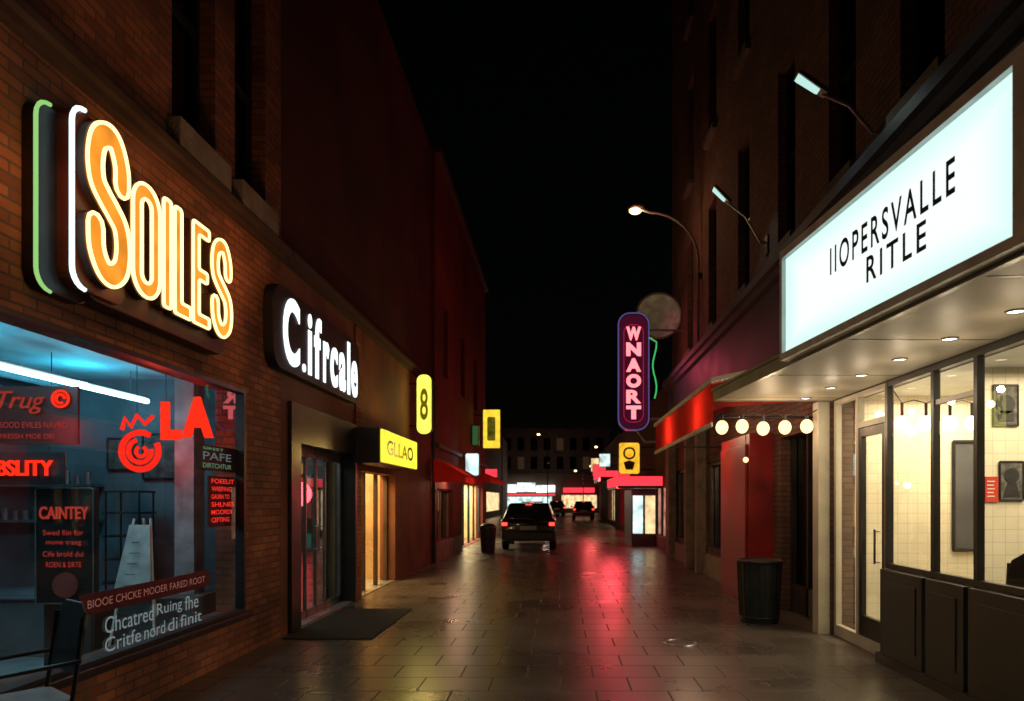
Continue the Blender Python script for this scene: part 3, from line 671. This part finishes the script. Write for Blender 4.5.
sub("frame",g,BLKP,w);sub("transom",G().box(3.225,3.27,5.46,6.01,2.42,2.46),CREAM,w)
for i in range(2,len(ms)-1):
    a,c=ms[i+1]+.03,ms[i]-.03
    mk("panelled_base",G().box(3.14,3.28,a,c,.10,.925).box(3.132,3.14,a+.1,c-.1,.22,.82),BLKP,b,bevel=.003)
mk("skirting",G().box(3.12,3.28,1.5,6.93,.004,.10),BLKP,b)
d=mk("entrance_door",G().quad((3.27,6.98,.1),(3.27,7.62,.1),(3.27,7.62,2.38),(3.27,6.98,2.38)).quad((3.27,7.68,.1),(3.27,8.22,.1),(3.27,8.22,2.74),(3.27,7.68,2.74)).quad((3.27,6.98,2.46),(3.27,7.62,2.46),(3.27,7.62,2.74),(3.27,6.98,2.74)),PANE,b)
g=G()
for y0,y1 in((6.94,6.99),(7.61,7.67),(8.22,8.28)): g.box(3.24,3.31,y0,y1,.01,2.768)
g.box(3.241,3.309,6.99,7.61,2.38,2.44).box(3.241,3.309,6.94,8.28,2.72,2.768).box(3.241,3.309,6.99,8.22,.01,.14)
sub("frame",g,CREAM,d)
sub("door_leaf",G().box(3.25,3.30,7.00,7.07,.14,2.37).box(3.25,3.30,7.54,7.60,.14,2.37).box(3.25,3.30,7.07,7.54,2.28,2.37).box(3.25,3.30,7.07,7.54,.14,.36),BLKP,d)
sub("handle",G().cyl((3.2,7.12,.95),(3.2,7.12,1.3),.012).cyl((3.2,7.12,.97),(3.25,7.12,.97),.008).cyl((3.2,7.12,1.28),(3.25,7.12,1.28),.008),STEEL,d)
s=thing("string_lights","row of warm globe bulbs on a cord inside the tiled shop","string lights",(4.1,7.2,2.5))
yi=7.0;bi=[3.42,3.66,3.90,4.12,4.35]
mk("cord",G().tube([(3.33,yi,2.70)]+[p for x in bi for p in((x,yi,2.57),(x+.12,yi,2.60))]+[(4.75,yi,2.66)],.006,6),BLK,s)
for x in bi:
    mk("bulb",G().ball((x,yi,2.37),.072,18,12),E_BULB2,s,smooth=True);mk("bulb_socket",G().cyl((x,yi,2.435),(x,yi,2.57),.016,n=8),BLK,s)
# canopy
cp=[(3.198,1.0),(2.42,1.0),(1.84,8.2),(3.198,8.2)]
can=mk("canopy",G().prism([(x,y,2.77) for x,y in cp],(0,0,.05)),SOFF,b)
def al(y,off=0,z=0):
    t=(y-1.0)/7.2;return Vector((2.42-.58*t-off,y,z))
sub("fascia",G().prism([al(1,.0,2.76),al(1,.04,2.76),al(8.22,.04,2.76),al(8.22,.0,2.76)],(0,0,.15)).prism([al(1,.04,2.87),al(1,.065,2.87),al(8.22,.065,2.87),al(8.22,.04,2.87)],(0,0,.03)).box(1.82,3.198,8.202,8.23,2.76,2.91),FASC,can)
sub("roof_sheet",G().prism([(3.198,1,2.88),al(1,0,2.88),al(8.2,0,2.88),(3.198,8.2,2.88)],(0,0,.02)),FASC,can)
for k in range(5): 
    y=2.2+k*1.45; sub("soffit_joint",G().prism([(3.19,y,2.767),al(y,0,2.767),al(y,0,2.767)+Vector((0,.012,0)),(3.19,y+.012,2.767)],(0,0,.002)),BLKP,can)
for k in range(-3,6):
    y=4.33+.74*k
    sub("downlight",G().cyl((2.82,y,2.766),(2.82,y,2.772),.05,n=20),E_DOWN,can)
    sub("downlight_rim",G().tube([(2.82+.056*math.cos(a*math.pi/10),y+.056*math.sin(a*math.pi/10),2.766) for a in range(20)],.008,6,True),STEEL,can)
    if k>=-1: light("downlight_beam",'POINT',(2.82,y,2.52),(1,.80,.54),2.6,.03)
# illuminated panel sign
s=thing("illuminated_sign","long white lit panel sign above canopy with dark lettering","sign",(2.0,4.6,2.82))
B=Vector((1.905,5.9,0));U=(Vector((2.15,3.3,0))-B).normalized();W0=(Vector((2.15,3.3,0))-B).length;W=W0+.02
fs_=Fr(B,U)
FR2=pm("brushed_sign_frame",(.60,.61,.59),.45,.15,var=.2,scale=6)
mk("sign_case",panel(G(),fs_,[(-.05,2.78),(W+.12,2.78),(W+.12,3.70),(-.05,3.70)],-.22,.215),FASC,s,bevel=.006)
mk("sign_face",panel(G(),fs_,[(0,2.84),(W,2.84),(W,3.63),(0,3.63)],-.004,.006),E_PANEL,s)
g=G();
for q in([(-.05,2.78),(W+.12,2.78),(W+.12,2.835),(-.05,2.835)],[(-.05,3.635),(W+.12,3.635),(W+.12,3.70),(-.05,3.70)],[(-.05,2.836),(-.002,2.836),(-.002,3.634),(-.05,3.634)],[(W+.002,2.836),(W+.12,2.836),(W+.12,3.634),(W+.002,3.634)]): panel(g,fs_,q,-.004,.04)
mk("frame",g,FR2,s)
yy=lambda y:(5.9-y)/2.6*W0
mk("lettering",letters(G(),fs_,"IIOPERSVALLE",yy(5.12),3.24,yy(3.73)-yy(5.12),.20,.004,0,offset=.014,spacing=1.3),TXTD,s)
mk("lettering",letters(G(),fs_,"RITLE",yy(4.62),3.03,yy(3.98)-yy(4.62),.17,.004,0,offset=.014,spacing=1.3),TXTD,s)

# red awning beyond canopy
s=thing("awning","red box awning with pale trim over the pavement","awning",(XR,11,2.5))
y0,y1=8.50,13.6
mk("canvas",G().quad((1.86,y0,3.02),(3.19,y0,3.32),(3.19,y1,3.32),(1.86,y1,3.02)).quad((1.86,y0,3.02),(1.86,y0,2.54),(1.86,y1,2.54),(1.86,y1,3.02)),REDAWN,s)
mk("end_panel",G().quad((1.86,y0+.01,3.01),(3.19,y0+.01,3.31),(3.19,y0+.01,2.82),(1.86,y0+.01,2.72)),REDCV,s)
mk("trim",G().box(1.82,1.855,y0-.03,y1,3.02,3.08).prism([(1.82,y0-.035,3.02),(3.19,y0-.035,3.32),(3.19,y0-.035,3.37),(1.82,y0-.035,3.08)],(0,.03,0)),WHITE,s);mk("lower_trim",G().box(1.835,1.857,y0,y1,2.49,2.545),WHITE,s)
for y in(y0+.15,y1-.1): mk("frame_tube",G().cyl((1.9,y,2.62),(3.19,y,2.62),.015),BLK,s)
light("awning_inside_light",'POINT',(2.2,9.5,2.75),(1,.62,.38),20,.05)
light("awning_inside_light",'POINT',(2.2,12.0,2.75),(1,.62,.38),30,.05)
s=thing("string_lights","row of warm globe bulbs on a cord under the canopy edge","string lights",(2.5,8.3,2.5))
bx=[1.93,2.17,2.42,2.68,2.94];yb=8.34
cord=[(1.86,yb,2.74)]
for i,x in enumerate(bx):
    cord.append((x,yb,2.60)); 
    if i<4: cord.append((x+.13,yb,2.64))
cord.append((3.10,yb,2.70))
mk("cord",G().tube(cord,.006,6),BLK,s)
for i,x in enumerate(bx):
    dz=.015*math.sin(i*2.1)
    mk("bulb",G().ball((x,yb,2.465+dz),.074,18,12,1.14),E_BULB,s,smooth=True)
    mk("bulb_socket",G().cyl((x,yb,2.54+dz),(x,yb,2.61),.024,n=10),BLK,s)
light("string_light_glow",'POINT',(2.42,8.1,2.40),(1,.72,.42),11,.06)
s=thing("pendant_lamp","small warm globe lamp hanging under red awning","lamp",(2.72,10.2,2.2))
mk("globe",G().ball((2.68,10.1,2.18),.04),E_BULB,s,smooth=True);mk("cord",G().cyl((2.68,10.1,2.22),(2.68,10.1,3.16),.005,n=6),BLK,s)

s=thing("litter_bin","tall dark ribbed litter bin on paving near shop","litter bin",(2.62,9.2,0))
mk("bin_body",G().cyl((2.62,9.2,.004),(2.62,9.2,.80),.245,.28,n=28),BIN,s,smooth=True)
mk("rim",G().tube([(2.62+.285*math.cos(a*math.pi/14),9.2+.285*math.sin(a*math.pi/14),.80) for a in range(28)],.018,8,True),BLK,s,smooth=True)
mk("foot_ring",G().tube([(2.62+.255*math.cos(a*math.pi/14),9.2+.255*math.sin(a*math.pi/14),.08) for a in range(28)],.012,8,True),BLK,s,smooth=True)
g=G()
for a in range(24):
    c,sn=math.cos(a*math.pi/12),math.sin(a*math.pi/12);g.cyl((2.62+.25*c,9.2+.25*sn,.06),(2.62+.282*c,9.2+.282*sn,.78),.007,n=6)
mk("ribs",g,BIN,s)
mk("inner_liner",G().cyl((2.62,9.2,.802),(2.62,9.2,.806),.26,n=28),RUB,s)
s=thing("manhole_cover","small round metal cover set in the paving","manhole cover",(1.34,7.8,0))
mk("cover",G().cyl((1.34,7.8,.005),(1.34,7.8,.012),.15,n=28),BLK,s)
mk("rim",G().tube([(1.34+.175*math.cos(a*math.pi/16),7.8+.175*math.sin(a*math.pi/16),.006) for a in range(32)],.013,6,True),STEEL,s,smooth=True)

def poster(x0,x1,y,z0,z1,mat,label,parts):
    s=thing("wall_poster",label,"poster",((x0+x1)/2,y,z0))
    mk("sheet",G().box(x0,x1,y-.012,y-.002,z0,z1),mat,s)
    for nm,g,m in parts: mk(nm,g,m,s)
PAP=pm("paper_grey",(.10,.095,.085),.7,var=.8,scale=14)
INK=pm("ink_dark",(.02,.02,.02),.6)
REDSH=pm("red_print",(.65,.05,.02),.6)
f=fz(6.586)
poster(4.08,4.31,6.598,2.30,2.68,PAP,"framed dark print on tiled wall",[("print",G().cyl((4.19,6.584,2.5),(4.19,6.58,2.5),.09,n=20).box(4.12,4.27,6.58,6.584,2.34,2.44),INK),("frame",loop(G(),f,rr(4.08,2.30,4.31,2.68,.005),0,.01),BLK)])
poster(4.14,4.36,6.598,1.60,1.96,PAP,"small dark framed print on tiled wall",[("print",G().cyl((4.25,6.584,1.83),(4.25,6.58,1.83),.07,n=20).prism([(4.17,6.58,1.63),(4.33,6.58,1.63),(4.29,6.58,1.76),(4.21,6.58,1.76)],(0,.004,0)),INK),("frame",loop(G(),f,rr(4.14,1.60,4.36,1.96,.005),0,.01),BLK)])
g=G()
for i in range(5): g.box(4.02,4.09-.01*(i%2),6.584,6.586,1.63+i*.035,1.64+i*.035)
poster(4.003,4.125,6.598,1.58,1.82,REDSH,"small red notice with pale lines",[("print_lines",g,WHITE)])
poster(4.72,4.98,8.41,1.0,2.3,PLASD,"dark notice board on tiled wall",[("frame",loop(G(),fz(8.395),rr(4.72,1.0,4.98,2.3,.01),0,.022),BLK)])
copything(ch,(3.76,5.55,.02),math.radians(160),1.18,"dark chair on the shop floor behind glass")

def flood(head,foot,label):
    s=thing("wall_lamp",label,"lamp",foot,"wall mounted arm lamps")
    h=Vector(head);ft=Vector(foot);d=(ft-h).normalized()
    mk("arm",G().tube([ft,ft+Vector((-.12,0,.02)),h.lerp(ft,.5)+Vector((0,0,.06)),h+d*.1],.018,8),STEEL,s,smooth=True)
    mk("wall_plate",G().box(ft.x-.03,ft.x,ft.y-.07,ft.y+.07,ft.z-.18,ft.z+.12),BLK,s,bevel=.005)
    ux=d;uy=Vector((0,1,0));uz=ux.cross(uy).normalized()
    if uz.z<0:uz=-uz
    def P(a,bb,c): return h+ux*a+uy*bb+uz*c
    Q=[(0,1,2,3),(4,5,6,7),(0,1,5,4),(1,2,6,5),(2,3,7,6),(3,0,4,7)]
    mk("lamp_head",G().add([P(-.22,-.08,0),P(.14,-.06,0),P(.14,.06,0),P(-.22,.08,0),P(-.2,-.05,.06),P(.14,-.035,.07),P(.14,.035,.07),P(-.2,.05,.06)],Q),STEEL,s,bevel=.012)
    mk("lens",G().add([P(-.20,-.06,-.004),P(.06,-.045,-.004),P(.06,.045,-.004),P(-.20,.06,-.004),P(-.18,-.04,-.022),P(.04,-.03,-.022),P(.04,.03,-.022),P(-.18,.04,-.022)],Q),E_COOL,s)
flood((2.50,6.9,5.66),(XR,6.9,5.2),"grey arm floodlight fixed to the brick wall")
flood((2.50,10.77,6.25),(XR,10.77,5.55),"grey arm floodlight fixed to the brick wall")
light("floodlight_beam",'SPOT',(2.45,6.9,5.58),(.75,1,.95),5,.05,(3.1,6.4,3.5),spot=110)
light("floodlight_beam",'SPOT',(2.45,10.77,6.17),(.75,1,.95),6,.05,(3.1,10.4,4),spot=110)
s=thing("street_lamp","curved arm street lamp fixed to the building corner","street lamp",(3.1,15.8,5.1))
pts=[(3.12,15.8,3.8),(3.12,15.8,7.0)]
for i in range(1,9):
    a=math.radians(i*11.25);pts.append((3.12-1.1*(1-math.cos(a)),15.8,7.0+1.1*math.sin(a)))
pts.append((1.85,15.8,8.16))
mk("pole",G().tube(pts,.035,10),STEEL,s,smooth=True)
mk("lamp_head",G().ball((1.72,15.8,8.20),.2,sz=.45),STEEL,s,smooth=True);mk("lamp_glass",G().ball((1.70,15.8,8.13),.14,sz=.5),E_LAMP,s,smooth=True)
for z in(5.0,6.6): mk("bracket",G().box(3.1,XR,15.7,15.9,z,z+.1),BLK,s)
light("street_lamp_light",'POINT',(1.7,15.8,7.95),(1,.50,.25),32,.1)

s=thing("vertical_neon_sign","tall rounded purple blade sign with stacked pink neon letters","neon sign",(1.88,18,3.4))
f=fz(18);pl=rr(1.50,3.4,2.28,6.40,.30,8)
mk("sign_box",panel(G(),f,pl,-.3,.3),BLK,s)
mk("sign_face",panel(G(),f,rr(1.54,3.44,2.24,6.36,.27,8),.002,.01),E_PUR,s)
mk("violet_outline",loop(G(),f,pl,.03,.018),E_BLU,s)
mk("red_outline",loop(G(),f,rr(1.64,3.60,2.14,6.1,.2,6),.03,.010),E_RDIM,s)
for i,c in enumerate("WNAORT"): mk("letter",letters(G(),f,c,1.70,5.70-i*.405,.38,.345,.03,.02,offset=.06 if c!="R" else .04),E_PK,s)
g=G();g.tube([(2.42+.05*math.sin(t*.9),17.9,4.2+t*.16) for t in range(10)]+[(2.28,17.9,5.75)],.018,8)
mk("green_neon_tube",g,em("neon_green_bright",(.08,.8,.2),.7),s,smooth=True)
for z in(3.7,6.0): mk("bracket",G().cyl((2.28,18.15,z),(XR,18.15,z),.03),STEEL,s)
mk("bracket",G().tube([(2.0,18.15,3.4),(2.2,18.15,3.1),(2.7,18.15,3.12),(XR,18.15,3.3)],.03,8),STEEL,s)
light("pink_neon_glow",'POINT',(1.88,17.5,4.8),(1,.10,.18),48,.15)
s=thing("round_sign","pale round disc sign on wall bracket","sign",(2.62,18.3,6.4))
mk("disc",G().cyl((2.62,18.6,6.5),(2.62,18.7,6.5),.6,n=36),pm("weathered_disc",(.60,.78,.80),.7,var=.35,scale=5),s,smooth=True)
mk("rim",G().tube([(2.62+.6*math.cos(a*math.pi/18),18.6,6.5+.6*math.sin(a*math.pi/18)) for a in range(36)],.03,8,True),STEEL,s)
mk("bracket",G().cyl((2.9,18.75,6.5),(XR,18.75,6.5),.03),STEEL,s)

# ================================================================ FAR RIGHT SHOPS
b=thing("shop_building","low dark shop row with red lit canopy","building",(3.3,35,0))
mk("wall",G().wall(3.3,3.6,20.6,55,0,5.2,[(21,26,.4,2.0),(27,31,.3,2.3),(33,38,.3,2.4),(42,48,.3,2.4)]),REDW,b)
mk("rear_mass",G().box(3.9,12,20.6,55,0.1,5.1),PLASD,b)
for y0,y1,z0,z1,m in((27,31,.3,2.3,E_WARMW),(42,48,.3,2.4,E_WARMW),(21,26,.4,2.0,em("dim_warm_red_glass",(1,.45,.3),.45,.9,2)),(33,38,.3,2.4,E_REDL)):
    w=mk("lit_window",G().box(3.5,3.52,y0,y1,z0,z1),m,b)
    g=G()
    for k in range(1,4): yk=y0+(y1-y0)*k/4;g.box(3.40,3.48,yk,yk+.12,z0,z1)
    sub("window_bars",g,BLK,w)
def lowsign(x0,x1,y0,y1,z0,z1,mat,label,eh=.20):
    s=thing("canopy_sign",label,"sign",((x0+x1)/2,y0,z0))
    mk("canopy_box",G().box(x0,x1,y0,y1,z0,z1),BLKP,s);mk("lit_edge",G().box(x0-.03,x0-.002,y0-.03,y1,z1-eh,z1-.02).box(x0-.002,x1,y0-.03,y0-.002,z1-eh,z1-.02),mat,s)
lowsign(1.85,3.29,22.5,27,1.98,2.38,E_REDL,"canopy with glowing red edge strip",.32)
lowsign(1.9,3.29,33,39,2.5,3.0,E_REDL,"canopy with glowing red edge strip",.3)
lowsign(2.6,3.29,43,49,2.7,3.4,E_WARMW,"canopy with warm lit edge strip")
s=thing("display_kiosk","white lit shop display bay under the red canopy","display",(2.9,25,0))
mk("kiosk_body",G().box(2.45,3.28,24.0,26.6,.004,1.97),BLKP,s)
for x in(2.50,2.92): mk("lit_face",G().box(x,x+.34,23.97,23.998,.45,1.75),E_COOLW if x<2.6 else E_WARMW,s)
s=blade(2.05,2.80,24.5,2.50,3.62,em("lit_orange_yellow",(1,.48,.03),1.15,.3,5),"squarish yellow orange lit blade sign with dark mark","",OL,None,xw=3.3,r=.1,inset=.02)
g=G();f=fz(24.5)
loop(g,f,rr(2.24,3.05,2.61,3.42,.17),.03,.035);g.prism([f(2.30,2.66,.022),f(2.55,2.66,.022),f(2.62,2.92,.022),f(2.42,2.99,.022),f(2.22,2.92,.022)],(0,-.01,0))
mk("dark_mark",g,OL,s)
for x0,x1,y,z0,z1,m,lb in((2.5,3.0,30,2.9,3.3,E_REDL,"small red lit blade sign on bracket"),(2.0,2.6,36,3.3,4.0,E_COOLW,"small white lit blade sign on bracket"),(1.9,2.7,41,3.0,3.7,E_REDL,"small red lit blade sign on bracket"),(2.2,3.0,50,3.6,4.6,E_WARMW,"small warm lit blade sign on bracket")):
    blade(x0,x1,y,z0,z1,m,lb,"",OL,None,xw=3.3,r=.05)
light("red_shop_glow",'POINT',(1.7,23.0,1.8),(1,.07,.09),110,.4)
light("red_shop_glow",'POINT',(1.5,35,2.5),(1,.1,.1),90,.3)

# far street closing buildings
b=thing("end_building","distant dark brown building closing the street","building",(-2,88,0))
mk("wall",G().box(-9,6.2,86,96,0,10.2),pm("far_brown",(.09,.055,.04),.9,var=.3,scale=.5),b)
for i in range(9):
    for j in range(2):
        x=-8.4+i*1.6; mk("window",G().box(x,x+.8,85.95,85.99,5.4+j*2.3,6.9+j*2.3),E_DIM if (i*3+j)%5==1 else DGL,b)
mk("cornice",G().box(-9.2,6.4,85.7,85.99,10.0,10.4),DBRN,b);mk("string_course",G().box(-9.2,6.4,85.6,85.99,4.6,4.9),DBRN,b)
mk("shop_window",G().box(-7.4,-1.0,85.93,85.98,.6,2.0),E_COOLW,b);mk("shop_window",G().box(.2,4.5,85.93,85.98,.6,2.2),E_WARMW,b)
s=thing("shop_sign","long distant white lit sign band with separate panels","sign",(-4,85,2.6))
for x0,x1,z0,z1 in((-7.4,-5.3,2.5,3.5),(-5.2,-3.0,2.6,3.7),(-2.9,-.6,2.5,3.4)): mk("sign_panel",G().box(x0,x1,85.2,85.5,z0,z1),E_FAR,s)
mk("red_strip",G().box(-7.4,-.6,85.15,85.19,2.15,2.35),E_REDL,s)
s=thing("shop_sign","distant red lit sign band","sign",(2.2,85,2.6))
mk("sign_panel",G().box(.4,4.2,85.2,85.5,2.5,3.1),E_REDL,s)
b=thing("shop_building","distant dark terrace along far street","building",(-6.5,50,0))
mk("wall",G().box(-14,-6.3,31,84,0,8.5),BR2,b)
for y0,y1 in((34,50),(60,72)): mk("shop_window",G().box(-6.3,-6.27,y0,y1,.6,2.3),E_WARMW,b)
for y,z,m in((44,2.9,E_WARMW),(56,3.4,E_REDL)): blade(-6.2,-5.0,y,z,z+.7,m,"distant lit blade sign on terrace wall","",OL,None,xw=-6.3,r=.05)
b=thing("shop_building","distant dark terrace beyond low shops","building",(4.8,70,0))
mk("wall",G().box(4.8,14,56,85,0,7),BR2,b);mk("shop_window",G().box(4.77,4.8,60,70,.6,2.4),E_WARMW,b);mk("sign_strip",G().box(4.6,4.77,60,70,2.8,3.3),E_REDL,b)
light("distant_shop_glow",'POINT',(-2,79,4),(1,.85,.7),150,.3)
for x,y,z in((-1.9,62,7.4),(3.4,66,6.6),(-5.6,58,8.0),(1.6,72,4.6),(2.6,58,4.4)):
    s=thing("street_lamp","distant slim street lamp post on far pavement","street lamp",(x,y,0),"distant street lamps")
    mk("pole",G().cyl((x+.8,y,0),(x+.8,y,z),.06,.04,n=8).cyl((x+.8,y,z),(x,y,z+.1),.04,n=8),BLK,s);mk("lamp_head",G().ball((x,y,z),.14,8,6,.6),E_LAMP,s)

# ================================================================ CAR
car=thing("parked_car","dark hatchback seen from behind with red tail lights","car",(0,0,0),"cars on the street")
prof=[(.06,.30),(0,.42),(-.02,.62),(.03,.92),(.10,1.0),(3.05,1.0),(3.3,.95),(4.1,.84),(4.30,.66),(4.32,.42),(4.22,.28)]
mk("body",G().prism([(-.86,y,z) for y,z in prof],(1.72,0,0)),CARP,car,local=True,bevel=.07,smooth=True)
def frust(x0,y0,y1,z0,x1,y2,y3,z1): return G().add([(-x0,y0,z0),(x0,y0,z0),(x0,y1,z0),(-x0,y1,z0),(-x1,y2,z1),(x1,y2,z1),(x1,y3,z1),(-x1,y3,z1)],[(0,3,2,1),(4,5,6,7),(0,1,5,4),(1,2,6,5),(2,3,7,6),(3,0,4,7)])
mk("roof",frust(.82,.08,3.2,.97,.62,.42,2.35,1.50),CARP,car,local=True,bevel=.06,smooth=True)
mk("rear_window",G().quad((-.66,.125,1.06),(.66,.125,1.06),(.54,.345,1.41),(-.54,.345,1.41)),pm("tinted_glass",(.02,.022,.025),.08,0,bump=0),car,local=True)
for sx in(-1,1): mk("side_window",G().quad((sx*.80,.35,1.05),(sx*.80,2.8,1.05),(sx*.665,2.3,1.42),(sx*.665,.55,1.42)),DGL,car,local=True)
mk("rear_bumper",G().box(-.84,.84,-.07,.1,.34,.58),BLKP,car,local=True,bevel=.03)
LENS=pm("tail_lens",(.25,.01,.01),.2)
for sx in(-1,1):
    mk("tail_light",G().box(min(sx*.86,sx*.60),max(sx*.86,sx*.60),-.035,.12,.76,.92),LENS,car,local=True,bevel=.015)
    mk("tail_light_bulb",G().box(min(sx*.83,sx*.66),max(sx*.83,sx*.66),-.045,-.036,.79,.89),E_TAIL,car,local=True)
    mk("side_mirror",G().box(min(sx*.84,sx*1.0),max(sx*.84,sx*1.0),2.5,2.62,.98,1.12),CARP,car,local=True,bevel=.02)
mk("brake_light",G().box(-.10,.10,.33,.37,1.44,1.46),E_TAIL,car,local=True)
mk("number_plate",G().box(-.26,.26,-.045,-.03,.66,.78),PLATE,car,local=True)
for sx in(-1,1):
    for y in(.78,3.45):
        w=mk("wheel",G().cyl((sx*.66,y,.31),(sx*.87,y,.31),.31,n=24),RUB,car,local=True,smooth=True,bevel=.02)
        sub("rim",G().cyl((sx*.865,y,.31),(sx*.885,y,.31),.19,n=20),STEEL,w)
car.location=(-1.0,22.0,.004)
copything(car,(1.9,56,.004),0,None,"dark car with red tail lights on far street")
copything(car,(-.3,70,.004),math.radians(4),None,"dark car with red tail lights on far street")
copything(car,(-1.7,42,.004),0,None,"dark car parked behind another with red tail lights")
light("left_shop_spill",'POINT',(-2.7,18.5,2.0),(1,.5,.3),6,.1)

for o in bpy.data.objects:
    if "_base" in o: del o["_base"]

w=bpy.data.worlds.new("World");S.world=w;w.use_nodes=True
nt=w.node_tree;bg=nt.nodes.get('Background') or nt.nodes.new('ShaderNodeBackground')
sky=nt.nodes.new('ShaderNodeTexSky');sky.sky_type='NISHITA';sky.sun_disc=False;sky.sun_elevation=math.radians(2);sky.sun_rotation=math.radians(200)
nt.links.new(sky.outputs[0],bg.inputs[0]);bg.inputs[1].default_value=.0005
cam=bpy.data.cameras.new("camera");co=bpy.data.objects.new("camera",cam);C.objects.link(co)
co.location=(0,0,1.6);co.rotation_euler=(math.radians(90),0,0)
cam.sensor_width=36;cam.lens=700/1024*36;cam.shift_x=-48/1024;cam.shift_y=149.5/1024;cam.clip_end=800;cam.clip_start=.05
cam.dof.use_dof=True;cam.dof.focus_distance=6.5;cam.dof.aperture_fstop=2.0
S.camera=co
S.view_settings.view_transform='Standard';S.view_settings.look='None';S.view_settings.exposure=0
